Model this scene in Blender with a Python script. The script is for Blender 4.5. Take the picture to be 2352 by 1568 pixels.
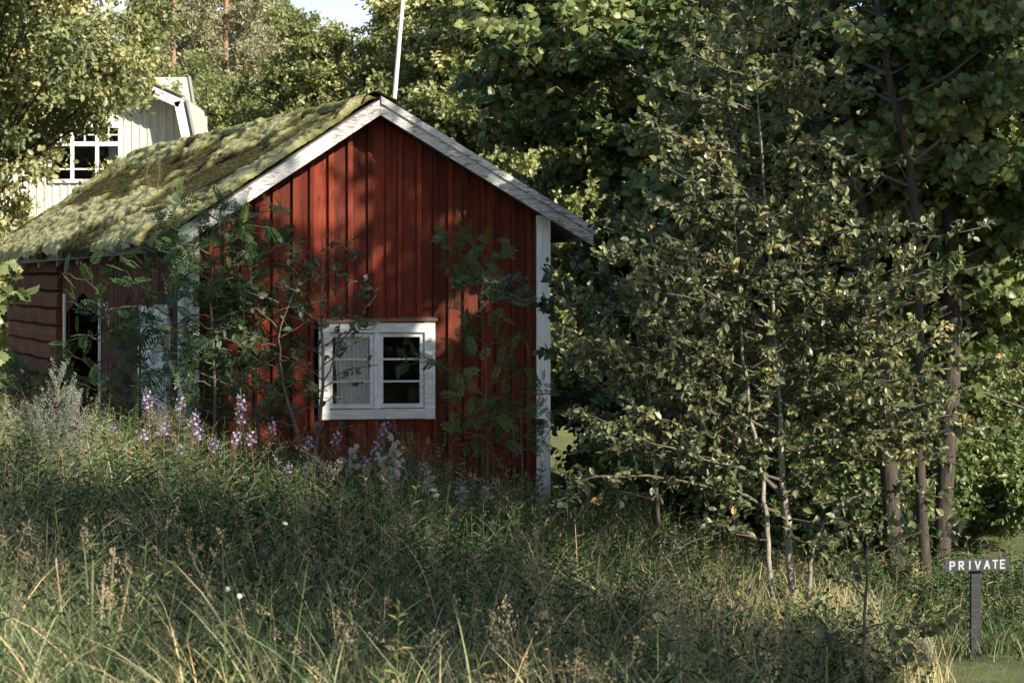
import bpy, math, random
import numpy as np
from mathutils import Vector
R = math.radians
sc = bpy.context.scene
for _o in list(bpy.data.objects): bpy.data.objects.remove(_o)

# ------------------------------------------------------------------ camera, sky, sun, exposure
E = 3.0            # eye height
F = 5553.0         # focal length in the pixels of a 2352 wide picture (85 mm lens)
HOR = 715.0        # horizon row in that picture
cam_d = bpy.data.cameras.new('camera'); cam = bpy.data.objects.new('camera', cam_d)
sc.collection.objects.link(cam); sc.camera = cam
cam.location = (0, 0, E); cam.rotation_euler = (R(90), 0, 0)
cam_d.sensor_width = 36; cam_d.lens = 36*F/2352
cam_d.shift_y = -(784-HOR)/2352
cam_d.clip_start = .5; cam_d.clip_end = 2000
cam_d.dof.use_dof = True; cam_d.dof.focus_distance = 27.0; cam_d.dof.aperture_fstop = 6.3

SUN_EL = R(31.0)
SUN_AZ = math.atan2(.763, -.646)      # x = sin, y = cos
world = bpy.data.worlds.new('World'); sc.world = world; world.use_nodes = True
nt = world.node_tree
bg = nt.nodes['Background']
sky = nt.nodes.new('ShaderNodeTexSky'); sky.sky_type = 'NISHITA'; sky.sun_disc = False
sky.sun_elevation = SUN_EL; sky.sun_rotation = SUN_AZ
sky.dust_density = .8; sky.air_density = 1.0
tcw = nt.nodes.new('ShaderNodeTexCoord'); sx_ = nt.nodes.new('ShaderNodeSeparateXYZ'); nt.links.new(tcw.outputs['Generated'], sx_.inputs[0])
mr = nt.nodes.new('ShaderNodeMapRange'); mr.inputs[1].default_value = .02; mr.inputs[2].default_value = .30; mr.inputs[3].default_value = .9; mr.inputs[4].default_value = 0
nt.links.new(sx_.outputs[2], mr.inputs[0])          # added white veil that brightens the low sky
cn = nt.nodes.new('ShaderNodeTexNoise'); cn.inputs['Scale'].default_value = 3.0; cn.inputs['Detail'].default_value = 5; nt.links.new(tcw.outputs['Generated'], cn.inputs['Vector'])
cm = nt.nodes.new('ShaderNodeMapRange'); cm.inputs[1].default_value = .25; cm.inputs[2].default_value = .6; nt.links.new(cn.outputs[0], cm.inputs[0])
mu = nt.nodes.new('ShaderNodeMath'); mu.operation = 'MULTIPLY'; nt.links.new(mr.outputs[0], mu.inputs[0]); nt.links.new(cm.outputs[0], mu.inputs[1])
cmx = nt.nodes.new('ShaderNodeMix'); cmx.data_type = 'RGBA'; nt.links.new(mu.outputs[0], cmx.inputs[0]); nt.links.new(sky.outputs[0], cmx.inputs[6]); cmx.inputs[7].default_value = (9.5, 9.9, 10.3, 1)
nt.links.new(cmx.outputs[2], bg.inputs['Color']); bg.inputs['Strength'].default_value = .074
sun_d = bpy.data.lights.new('sun', 'SUN'); sun = bpy.data.objects.new('sun', sun_d); sc.collection.objects.link(sun)
sun_d.energy = 5.0; sun_d.angle = R(.55); sun_d.color = (1, .90, .75)
SD = Vector((math.sin(SUN_AZ)*math.cos(SUN_EL), math.cos(SUN_AZ)*math.cos(SUN_EL), math.sin(SUN_EL)))
sun.rotation_euler = SD.to_track_quat('Z', 'Y').to_euler()
sun.location = (30, -20, 30)
sc.view_settings.view_transform = 'Standard'; sc.view_settings.look = 'None'
sc.view_settings.exposure = 1.27; sc.view_settings.gamma = 1.0
try:
    sc.cycles.use_denoising = True
    sc.cycles.max_bounces = 6; sc.cycles.diffuse_bounces = 3; sc.cycles.glossy_bounces = 2
    sc.cycles.transmission_bounces = 4; sc.cycles.transparent_max_bounces = 6
except Exception: pass

# ------------------------------------------------------------------ helpers
def P(px, py, d): return np.array([(px-1176)/F*d, d, E-(py-HOR)/F*d])
_tab = np.random.RandomState(5).rand(256, 256)
def vn(x, y):
    xi = np.floor(x).astype(int); yi = np.floor(y).astype(int)
    fx = x-xi; fy = y-yi; fx = fx*fx*(3-2*fx); fy = fy*fy*(3-2*fy)
    a = _tab[xi % 256, yi % 256]; b = _tab[(xi+1) % 256, yi % 256]
    c = _tab[xi % 256, (yi+1) % 256]; d = _tab[(xi+1) % 256, (yi+1) % 256]
    return (a*(1-fx)+b*fx)*(1-fy)+(c*(1-fx)+d*fx)*fy
def fbm(x, y, o=4):
    s = 0; a = .5
    for i in range(o):
        s = s+a*vn(x+17.3*i, y+9.1*i); x = x*2.03; y = y*2.03; a *= .5
    return s
def sst(a, b, x):
    t = np.clip((x-a)/(b-a), 0, 1); return t*t*(3-2*t)
def ground(x, y):
    """height of the terrain, real metres (eye at E)"""
    x = np.asarray(x, float); y = np.asarray(y, float)
    side = -1.62-1.28*sst(-5.5, 3.2, x-.04*(y-24))
    base = -1.7+(side+1.7)*sst(3, 17, y)
    far = (np.clip(y-46, 0, 400)*.055)*(.35+.65*sst(8, -6, x))
    n = (fbm(x*.6+40, y*.6+11)-.5)*.16
    return E+base+far+n*sst(1, 8, y)
def gz(x, y): return float(ground(x, y))

class Geo:
    def __init__(s): s.V = []; s.F = []; s.A = []; s.n = 0; s.M = []
    def add(s, V, Fs, var=.5, mat=0):
        V = np.asarray(V, float).reshape(-1, 3)
        if not isinstance(Fs, (list, tuple)) or (len(Fs) and not hasattr(Fs[0], 'ndim')): Fs = [np.asarray(Fs, int)]
        for f in Fs:
            f = np.asarray(f, int)
            if f.ndim == 1: f = f[None]
            s.F.append(f+s.n); s.M.append(np.full(len(f), mat))
        s.V.append(V); s.A.append(np.broadcast_to(np.asarray(var, float), (len(V),))); s.n += len(V)
        return s
    def box(s, x0, x1, y0, y1, z0, z1, T=None, var=.5, mat=0):
        V = np.array([(x, y, z) for x in (x0, x1) for y in (y0, y1) for z in (z0, z1)], float)
        s.prism_pts(V, T, var, mat)
    def prism_pts(s, V, T=None, var=.5, mat=0):
        V = np.asarray(V, float)
        if T is not None: V = T(V)
        F_ = np.array([(0, 1, 3, 2), (4, 6, 7, 5), (0, 4, 5, 1), (2, 3, 7, 6), (0, 2, 6, 4), (1, 5, 7, 3)])
        s.add(V, F_, var, mat)
    def tube(s, pts, rad, n=6, var=.5, cap=True):
        pts = np.asarray(pts, float); m = len(pts); rad = np.broadcast_to(np.asarray(rad, float), (m,))
        d = np.gradient(pts, axis=0); d /= np.linalg.norm(d, axis=1)[:, None]+1e-9
        up = np.array([0, 0, 1.]) if abs(d[0, 2]) < .8 else np.array([1., 0, 0])
        a = np.cross(d, up); a /= np.linalg.norm(a, axis=1)[:, None]+1e-9
        b = np.cross(d, a)
        t = np.arange(n)*2*math.pi/n
        V = pts[:, None]+rad[:, None, None]*(np.cos(t)[None, :, None]*a[:, None]+np.sin(t)[None, :, None]*b[:, None])
        i = np.arange(m-1)[:, None]; j = np.arange(n)[None]; k = (j+1) % n
        Fq = np.stack(np.broadcast_arrays(i*n+j, i*n+k, (i+1)*n+k, (i+1)*n+j), -1).reshape(-1, 4)
        Fs = [Fq]
        if cap and n >= 3: Fs.append(((m-1)*n+np.arange(n))[None]); Fs.append(np.arange(n)[::-1][None])
        s.add(V.reshape(-1, 3), Fs, var)
    def inst(s, T, TF, pos, ax, nrm, sc_, var=.5, tv=None):
        """stamp template T (leaf axis +X, normal +Z) at many places"""
        N = len(pos)
        if N == 0: return
        ax = ax/(np.linalg.norm(ax, axis=1)[:, None]+1e-9)
        b = np.cross(nrm, ax); b /= np.linalg.norm(b, axis=1)[:, None]+1e-9
        n = np.cross(ax, b)
        sc_ = np.broadcast_to(np.asarray(sc_, float), (N,))
        V = pos[:, None]+sc_[:, None, None]*(T[None, :, 0:1]*ax[:, None]+T[None, :, 1:2]*b[:, None]+T[None, :, 2:3]*n[:, None])
        K = len(T); var = np.broadcast_to(np.asarray(var, float), (N,))
        vv = np.repeat(var, K)
        if tv is not None: vv = vv+np.tile(tv, N)
        off = (np.arange(N)*K)
        Fs = [(f[None]+off[:, None, None]).reshape(-1, f.shape[1]) for f in TF]
        s.add(V.reshape(-1, 3), Fs, vv)
    def mesh(s, name, mats, smooth=False, off=(0, 0, 0)):
        V = np.concatenate(s.V)-np.asarray(off, float)
        me = bpy.data.meshes.new(name)
        sizes = np.concatenate([np.full(len(f), f.shape[1]) for f in s.F])
        loops = np.concatenate([f.ravel() for f in s.F])
        starts = np.concatenate([[0], np.cumsum(sizes)[:-1]])
        me.vertices.add(len(V)); me.vertices.foreach_set('co', V.astype(np.float32).ravel())
        me.loops.add(len(loops)); me.loops.foreach_set('vertex_index', loops.astype(np.int32))
        me.polygons.add(len(sizes)); me.polygons.foreach_set('loop_start', starts.astype(np.int32))
        me.polygons.foreach_set('loop_total', sizes.astype(np.int32))
        me.polygons.foreach_set('material_index', np.concatenate(s.M).astype(np.int32))
        me.update(calc_edges=True)
        at = me.attributes.new('var', 'FLOAT', 'POINT')
        at.data.foreach_set('value', np.concatenate(s.A).astype(np.float32))
        for m in (mats if isinstance(mats, (list, tuple)) else [mats]): me.materials.append(m)
        me.polygons.foreach_set('use_smooth', np.full(len(sizes), bool(smooth)))
        me.validate(); me.update()
        return me
BASE = {}
def tag(o, label=None, cat=None, group=None, kind=None):
    if label: o['label'] = label
    if cat: o['category'] = cat
    if group: o['group'] = group
    if kind: o['kind'] = kind
    return o
def thing(name, base, label, cat, group=None):
    o = bpy.data.objects.new(name, None); sc.collection.objects.link(o)
    o.empty_display_size = .2
    o.location = tuple(float(v) for v in base); BASE[o.name] = np.array(base, float)
    return tag(o, label, cat, group)
def part(geo, name, mats, parent=None, smooth=False, label=None, base=None):
    if parent is not None: off = BASE[parent.name]
    else: off = np.zeros(3) if base is None else np.array(base, float)
    o = bpy.data.objects.new(name, geo.mesh(name, mats, smooth, off)); sc.collection.objects.link(o)
    if parent is not None: o.parent = parent
    else: o.location = tuple(off)
    BASE[o.name] = off
    if label: o['label'] = label
    return o
def copy_tree(o, parent=None):
    c = o.copy(); sc.collection.objects.link(c)
    if parent is not None: c.parent = parent
    for ch in list(o.children): copy_tree(ch, c)
    return c

# ------------------------------------------------------------------ materials
def nodes(name):
    m = bpy.data.materials.new(name); m.use_nodes = True
    t = m.node_tree; b = t.nodes['Principled BSDF']
    def N(ty, **k):
        n = t.nodes.new('ShaderNode'+ty)
        for a, v in k.items(): setattr(n, a, v)
        return n
    return m, t, b, N, t.links.new
def ramp(N, stops, interp='LINEAR'):
    r = N('ValToRGB'); e = r.color_ramp; e.interpolation = interp
    while len(e.elements) < len(stops): e.elements.new(.5)
    for el, (p, c) in zip(e.elements, stops):
        el.position = p; el.color = (*c, 1) if len(c) == 3 else c
    return r
def noise(N, L, scale, vec=None, detail=4, rough=.55, dist=0):
    n = N('TexNoise'); n.inputs['Scale'].default_value = scale; n.inputs['Detail'].default_value = detail
    n.inputs['Roughness'].default_value = rough; n.inputs['Distortion'].default_value = dist
    if vec is not None: L(vec, n.inputs['Vector'])
    return n
def mapv(N, L, scale, src='Object', rot=(0, 0, 0)):
    tc = N('TexCoord'); mp = N('Mapping'); mp.inputs['Scale'].default_value = scale; mp.inputs['Rotation'].default_value = rot
    L(tc.outputs[src], mp.inputs['Vector']); return mp.outputs[0]
def mixc(N, L, fac, a, b, mode='MIX'):
    m = N('Mix', data_type='RGBA', blend_type=mode)
    for s, v in ((0, fac), (6, a), (7, b)):
        if hasattr(v, 'links'): L(v, m.inputs[s])
        elif s == 0: m.inputs[0].default_value = v
        else: m.inputs[s].default_value = (*v, 1)
    return m.outputs[2]
def leaf_mat(name, stops, rough=.45, trans=.35, tint=(1.25, 1.2, .5), spec=.4):
    m, t, b, N, L = nodes(name)
    at = N('Attribute', attribute_name='var'); r = ramp(N, stops)
    L(at.outputs['Fac'], r.inputs[0]); L(r.outputs[0], b.inputs['Base Color'])
    b.inputs['Roughness'].default_value = rough; b.inputs['Specular IOR Level'].default_value = spec
    tr = N('BsdfTranslucent'); L(mixc(N, L, 1.0, r.outputs[0], tint, 'MULTIPLY'), tr.inputs[0])
    mx = N('MixShader'); mx.inputs[0].default_value = trans
    L(b.outputs[0], mx.inputs[1]); L(tr.outputs[0], mx.inputs[2]); L(mx.outputs[0], t.nodes['Material Output'].inputs[0])
    return m
def bark_mat(name, c1, c2, sc_=(14, 14, 2.5), bump=.6):
    m, t, b, N, L = nodes(name)
    n = noise(N, L, 3, mapv(N, L, sc_), 6, .65, .6); r = ramp(N, [(.32, c1), (.62, c2)]); L(n.outputs[0], r.inputs[0])
    L(r.outputs[0], b.inputs['Base Color']); b.inputs['Roughness'].default_value = .9
    bp = N('Bump'); bp.inputs['Strength'].default_value = bump; bp.inputs['Distance'].default_value = .02
    L(n.outputs[0], bp.inputs['Height']); L(bp.outputs[0], b.inputs['Normal'])
    return m
def plain(name, c, rough=.6, metal=0, var=0):
    m, t, b, N, L = nodes(name)
    n = noise(N, L, 25, mapv(N, L, (1, 1, 1)), 4)
    L(mixc(N, L, n.outputs[0], tuple(v*.8 for v in c), tuple(min(1, v*1.15) for v in c)), b.inputs['Base Color'])
    b.inputs['Roughness'].default_value = rough; b.inputs['Metallic'].default_value = metal
    return m
# board paint: red, grained along z
def wood_paint(name, paint, bare, grain_dir=(9, 9, .8), wear=.42, dark=(.03, .012, .009), rough=.8, soft=.12, pv=.35, rot=(0, 0, 0)):
    m, t, b, N, L = nodes(name)
    v = mapv(N, L, grain_dir, rot=rot)
    at = N('Attribute', attribute_name='var')
    add = N('VectorMath', operation='ADD'); L(v, add.inputs[0])
    cb = N('CombineXYZ'); ml = N('Math', operation='MULTIPLY'); ml.inputs[1].default_value = 37.0
    L(at.outputs['Fac'], ml.inputs[0]); L(ml.outputs[0], cb.inputs[0]); L(ml.outputs[0], cb.inputs[2]); L(cb.outputs[0], add.inputs[1])
    g = noise(N, L, 3.2, add.outputs[0], 7, .62, .9)
    big = noise(N, L, 1.1, mapv(N, L, (1, 1, .55)), 4, .6)
    gr = ramp(N, [(.30, dark), (.44, tuple(p*.75 for p in paint)), (.62, paint)]); L(g.outputs[0], gr.inputs[0])
    w = N('Math', operation='ADD'); L(g.outputs[0], w.inputs[0])
    b2 = N('Math', operation='MULTIPLY'); b2.inputs[1].default_value = .55; L(big.outputs[0], b2.inputs[0]); L(b2.outputs[0], w.inputs[1])
    wr = ramp(N, [(wear+.36, (0, 0, 0)), (wear+.36+soft, (1, 1, 1))]); L(w.outputs[0], wr.inputs[0])
    c = mixc(N, L, wr.outputs[0], gr.outputs[0], bare)
    hv = N('MapRange'); hv.inputs[3].default_value = 1-pv; hv.inputs[4].default_value = 1+pv*.6; L(at.outputs['Fac'], hv.inputs[0])
    c2 = mixc(N, L, 1.0, c, hv.outputs[0], 'MULTIPLY')
    # knots
    vo = N('TexVoronoi'); vo.inputs['Scale'].default_value = 2.1; L(mapv(N, L, (1.6, 1.6, .7)), vo.inputs['Vector'])
    kr = ramp(N, [(.035, (1, 1, 1)), (.06, (0, 0, 0))]); L(vo.outputs['Distance'], kr.inputs[0])
    L(mixc(N, L, kr.outputs[0], c2, dark), b.inputs['Base Color'])
    b.inputs['Roughness'].default_value = rough; b.inputs['Specular IOR Level'].default_value = .25
    bp = N('Bump'); bp.inputs['Strength'].default_value = .5; bp.inputs['Distance'].default_value = .006
    L(g.outputs[0], bp.inputs['Height']); L(bp.outputs[0], b.inputs['Normal'])
    return m
M = {}
M['red'] = wood_paint('red_paint_boards', (.18, .030, .012), (.065, .023, .013), wear=.44, soft=.25, pv=.5)
M['log'] = wood_paint('red_log', (.125, .042, .016), (.07, .030, .016), (1.2, 1.2, 9), wear=.5, soft=.2)
M['whitev'] = wood_paint('white_paint_upright', (.80, .80, .76), (.42, .40, .37), wear=.66, dark=(.66, .65, .62), soft=.06, pv=.12)
M['whiteh'] = wood_paint('white_paint_level', (.80, .80, .76), (.42, .39, .36), (1.2, 1.2, 10), wear=.66, dark=(.64, .63, .60), soft=.05, pv=.1)
M['barge'] = wood_paint('weathered_white_paint', (.66, .65, .62), (.20, .18, .165), (2.0, 2.0, 14), wear=.435, dark=(.3, .28, .25), soft=.07, pv=.2)
M['grey'] = wood_paint('grey_wood', (.20, .18, .16), (.12, .10, .09), (2, 2, 9), wear=.45, dark=(.05, .04, .035))
M['lintel'] = wood_paint('faded_pink_wood', (.34, .17, .12), (.20, .13, .10), (2, 2, 12), wear=.4, dark=(.1, .05, .04))
M['dark'] = plain('dark_inside', (.02, .016, .013), .9)  # near-black, the shade of unlit interiors put into the colour
M['yellow'] = wood_paint('cream_boards', (.80, .745, .60), (.68, .61, .47), (6, 6, .8), wear=.6, dark=(.6, .56, .47), pv=.1, soft=.3)
M['housewhite'] = plain('house_white', (.8, .8, .78), .5)
M['metalroof'] = plain('pale_sheet_roof', (.46, .43, .35), .45)
M['greenroof'] = plain('green_roof_edge', (.24, .26, .24), .45)
M['pole'] = wood_paint('pole_white', (.72, .71, .68), (.35, .32, .29), (10, 10, 1.2), wear=.5, dark=(.4, .38, .35), soft=.1)
M['signwood'] = wood_paint('sign_grey_wood', (.055, .058, .062), (.10, .10, .10), (1, 1, 12), wear=.5, dark=(.025, .025, .028))
M['letter'] = plain('letter_white', (.36, .38, .385), .85)  # white dulled to grey, standing in for shade on the sign
m, t, b, N, L = nodes('window_glass'); b.inputs['Base Color'].default_value = (.015, .017, .017, 1); b.inputs['Roughness'].default_value = .08
tr = N('BsdfTransparent'); gl = N('BsdfGlossy'); gl.inputs['Roughness'].default_value = .05
fr = N('Fresnel'); fr.inputs[0].default_value = 1.5
n = noise(N, L, 9, mapv(N, L, (1, 1, 1)), 6, .7); r = ramp(N, [(.60, (0, 0, 0)), (.8, (.35, .35, .35))]); L(n.outputs[0], r.inputs[0])
df = N('BsdfDiffuse'); df.inputs[0].default_value = (.35, .35, .33, 1)
m1 = N('MixShader'); L(fr.outputs[0], m1.inputs[0]); L(tr.outputs[0], m1.inputs[1]); L(gl.outputs[0], m1.inputs[2])
m2 = N('MixShader'); L(r.outputs[0], m2.inputs[0]); L(m1.outputs[0], m2.inputs[1]); L(df.outputs[0], m2.inputs[2])
L(m2.outputs[0], t.nodes['Material Output'].inputs[0]); M['glass'] = m
m, t, b, N, L = nodes('curtain_cloth'); b.inputs['Base Color'].default_value = (.72, .72, .68, 1); b.inputs['Roughness'].default_value = .9; M['curtain'] = m

M['oak'] = leaf_mat('oak_leaves', [(0, (.07, .095, .038)), (.55, (.24, .26, .115)), (1, (.46, .43, .22))], rough=.4)
M['birch'] = leaf_mat('lit_green_leaves', [(0, (.09, .12, .045)), (.5, (.25, .28, .12)), (1, (.46, .45, .22))], rough=.4)
M['maple'] = leaf_mat('maple_leaves', [(0, (.038, .072, .022)), (.6, (.12, .165, .052)), (1, (.30, .31, .12))], rough=.42, trans=.28, tint=(1.15, 1.05, .55))
M['alder'] = leaf_mat('grey_green_leaves', [(0, (.045, .062, .028)), (.5, (.125, .142, .068)), (.95, (.31, .285, .14)), (1, (.38, .28, .11))], rough=.4, trans=.25)
M['sallow'] = leaf_mat('sallow_leaves', [(0, (.035, .062, .036)), (.7, (.07, .10, .05)), (.9, (.16, .15, .05)), (1, (.35, .16, .05))], rough=.5, trans=.25)
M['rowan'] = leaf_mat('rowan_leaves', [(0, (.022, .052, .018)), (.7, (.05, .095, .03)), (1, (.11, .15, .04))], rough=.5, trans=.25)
M['rowanlit'] = leaf_mat('lit_tone_rowan_leaves', [(0, (.04, .09, .028)), (.7, (.09, .16, .05)), (1, (.18, .24, .07))], rough=.45, trans=.3)  # paler rowan copy, extra light put into the leaf colour
M['pine'] = leaf_mat('pine_needles', [(0, (.13, .15, .09)), (1, (.36, .33, .20))], trans=.15)
M['spruce'] = leaf_mat('far_leaves', [(0, (.12, .15, .08)), (1, (.30, .30, .15))], trans=.3)
M['grass'] = leaf_mat('grass_blades', [(0, (.008, .020, .007)), (.28, (.048, .088, .034)), (.58, (.165, .21, .105)), (.85, (.37, .34, .20)), (1, (.60, .45, .24))], rough=.5, trans=.15, spec=.12, tint=(1.1, 1.1, .6))
M['forb'] = leaf_mat('weed_leaves', [(0, (.010, .026, .010)), (.5, (.050, .092, .036)), (.85, (.19, .235, .095)), (1, (.38, .32, .13))], rough=.45, trans=.2, spec=.2)
M['lawn'] = leaf_mat('lawn_blades', [(0, (.05, .085, .022)), (.7, (.09, .125, .035)), (1, (.2, .18, .07))], trans=.3)
M['lilac'] = leaf_mat('lilac_petals', [(0, (.36, .37, .62)), (1, (.55, .53, .74))], trans=.3, tint=(1, 1, 1))
M['fluff'] = leaf_mat('white_fluff', [(0, (.48, .42, .36)), (1, (.74, .70, .64))], rough=.9, trans=.4, tint=(1, 1, 1))
M['stemred'] = leaf_mat('reddish_stems', [(0, (.13, .10, .06)), (1, (.26, .13, .10))], trans=.05)
M['mug'] = leaf_mat('grey_seed_heads', [(0, (.13, .15, .12)), (1, (.30, .32, .26))], rough=.9, trans=.2, tint=(1, 1, .9))
M['straw'] = leaf_mat('dry_straw', [(0, (.09, .11, .055)), (.5, (.22, .19, .11)), (1, (.46, .35, .21))], rough=.7, trans=.2, tint=(1, .9, .6))
M['petal_w'] = plain('white_petals', (.75, .75, .68), .8)
M['petal_y'] = plain('yellow_petals', (.75, .40, .04), .7)
M['petal_p'] = plain('pink_petals', (.62, .16, .24), .7)
M['berry'] = plain('orange_berries', (.62, .12, .03), .5)
M['bark'] = bark_mat('dark_bark', (.013, .010, .008), (.058, .043, .033))
M['barklight'] = bark_mat('grey_smooth_bark', (.10, .088, .07), (.27, .24, .195), (8, 8, 3), .2)
M['barkthin'] = bark_mat('twig_bark', (.045, .036, .027), (.11, .09, .07), (8, 8, 4), .2)
M['pinebark'] = bark_mat('pine_bark', (.15, .085, .058), (.30, .185, .125))
M['deadwood'] = bark_mat('dead_wood', (.35, .22, .08), (.65, .48, .22), (6, 6, 6), .2)
# ground
m, t, b, N, L = nodes('meadow_ground')
v = mapv(N, L, (1, 1, 1)); n1 = noise(N, L, 1.5, v, 6, .6); n2 = noise(N, L, 25, v, 5, .7)
c = ramp(N, [(.3, (.05, .06, .02)), (.55, (.10, .12, .04)), (.75, (.17, .15, .06))]); L(n1.outputs[0], c.inputs[0])
L(mixc(N, L, n2.outputs[0], (.55, .5, .45), (1.35, 1.4, 1.3)), (x := N('Mix', data_type='RGBA', blend_type='MULTIPLY')).inputs[7])
x.inputs[0].default_value = 1; L(c.outputs[0], x.inputs[6]); L(x.outputs[2], b.inputs['Base Color']); b.inputs['Roughness'].default_value = .95
bp = N('Bump'); bp.inputs['Strength'].default_value = .8; bp.inputs['Distance'].default_value = .05; L(n2.outputs[0], bp.inputs['Height']); L(bp.outputs[0], b.inputs['Normal'])
M['ground'] = m
# moss
m, t, b, N, L = nodes('roof_moss')
v = mapv(N, L, (1, 1, 1)); at = N('Attribute', attribute_name='var')
n1 = noise(N, L, 1.3, v, 5, .6); n2 = noise(N, L, 60, v, 4, .7)
n3 = noise(N, L, 7, v, 5, .65, .5)
ad = N('Math', operation='MULTIPLY_ADD'); L(n3.outputs[0], ad.inputs[0]); ad.inputs[1].default_value = .8; L(at.outputs['Fac'], ad.inputs[2])
c = ramp(N, [(.40, (.035, .024, .012)), (.55, (.085, .078, .028)), (.70, (.19, .195, .095)), (.86, (.36, .355, .20)), (1.0, (.48, .47, .33))]); L(ad.outputs[0], c.inputs[0])
c2 = ramp(N, [(.50, (.90, .92, .78)), (.72, (1.0, .78, .62))]); L(n1.outputs[0], c2.inputs[0])
cc = mixc(N, L, 1.0, c.outputs[0], c2.outputs[0], 'MULTIPLY')
f2 = mixc(N, L, n2.outputs[0], (.5, .5, .45), (1.4, 1.4, 1.35))
L(mixc(N, L, 1.0, cc, f2, 'MULTIPLY'), b.inputs['Base Color']); b.inputs['Roughness'].default_value = 1
b.inputs['Specular IOR Level'].default_value = .1
bp = N('Bump'); bp.inputs['Strength'].default_value = 1; bp.inputs['Distance'].default_value = .03; L(n2.outputs[0], bp.inputs['Height']); L(bp.outputs[0], b.inputs['Normal'])
M['moss'] = m
M['mossfuzz'] = leaf_mat('moss_fuzz', [(0, (.045, .042, .020)), (.5, (.165, .172, .090)), (1, (.40, .40, .29))], rough=1, trans=.2, spec=.1)

# ------------------------------------------------------------------ leaf templates
def T_quad():
    return np.array([(0, 0, 0), (.5, .32, .06), (1, 0, -.08), (.5, -.32, .06)], float), [np.array([(0, 2, 1), (0, 3, 2)])]
def T_ovate():
    V = [(0, 0, 0), (.33, 0, -.03), (.68, 0, -.04), (1, 0, -.12), (.26, .26, .05), (.62, .27, .06), (.26, -.26, .05), (.62, -.27, .06)]
    return np.array(V, float), [np.array([(0, 1, 4), (2, 3, 5), (0, 6, 1), (2, 7, 3)]), np.array([(1, 2, 5, 4), (1, 6, 7, 2)])]
def T_maple():
    A = [(0, 0), (.05, .22), (-.02, .50), (.22, .40), (.30, .62), (.46, .36), (.62, .44), (.62, .25), (.80, .27), (.80, .10), (1.02, 0)]
    pts = A+[(x, -y) for x, y in A[1:-1][::-1]]
    V = [(x, y, -.10*(x-.3)**2-.12*y*y+.05*abs(y)) for x, y in pts]+[(.34, 0, .03)]
    n = len(pts); return np.array(V, float), [np.array([(n, (i+1) % n, i) for i in range(n)])[:, ::-1]]
def T_oak():
    A = [(0, 0), (.2, .12), (.3, .30), (.42, .16), (.55, .36), (.66, .2), (.82, .28), (1, 0)]
    pts = A+[(x, -y) for x, y in A[1:-1][::-1]]
    V = [(x, y, .12*abs(y)-.1*x*x) for x, y in pts]+[(.5, 0, -.02)]
    n = len(pts); return np.array(V, float), [np.array([(n, i, (i+1) % n) for i in range(n)])]
def T_pinnate(pairs=6):
    V = []; Q = []; tv = []
    def leaflet(o, ang, ln, w):
        o = np.array(o); a = np.array([math.cos(ang), math.sin(ang), -.12]); bb = np.array([-math.sin(ang), math.cos(ang), 0])
        k = len(V); V.extend([o, o+a*ln*.35+bb*w, o+a*ln*.8+bb*w*.7, o+a*ln, o+a*ln*.8-bb*w*.7, o+a*ln*.35-bb*w])
        Q.append((k, k+3, k+2, k+1)); Q.append((k, k+5, k+4, k+3))
    for i in range(pairs):
        x = .16+.74*i/(pairs-1); z = -.16*x*x; ln = .34*(1-.35*abs(i/(pairs-1)-.4))
        leaflet((x, 0, z), R(62), ln, .055); leaflet((x, 0, z), -R(62), ln, .055)
    leaflet((.95, 0, -.16), 0, .28, .055)
    k = len(V); V.extend([(0, .008, 0), (0, -.008, 0), (.95, -.006, -.15), (.95, .006, -.15)]); Q.append((k, k+1, k+2, k+3))
    return np.array(V, float), [np.array(Q)]
def T_lance():
    return np.array([(0, 0, 0), (.4, .07, .06), (1, 0, -.22), (.4, -.07, .06)], float), [np.array([(0, 3, 2), (0, 2, 1)])]
TQ, TO, TM, TK, TP, TL = T_quad(), T_ovate(), T_maple(), T_oak(), T_pinnate(), T_lance()

def unit(v): return v/(np.linalg.norm(v, axis=-1, keepdims=True)+1e-9)
def bez(a, b, c, n=5):
    t = np.linspace(0, 1, n)[:, None]; return (1-t)**2*a+2*t*(1-t)*b+t*t*c

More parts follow.
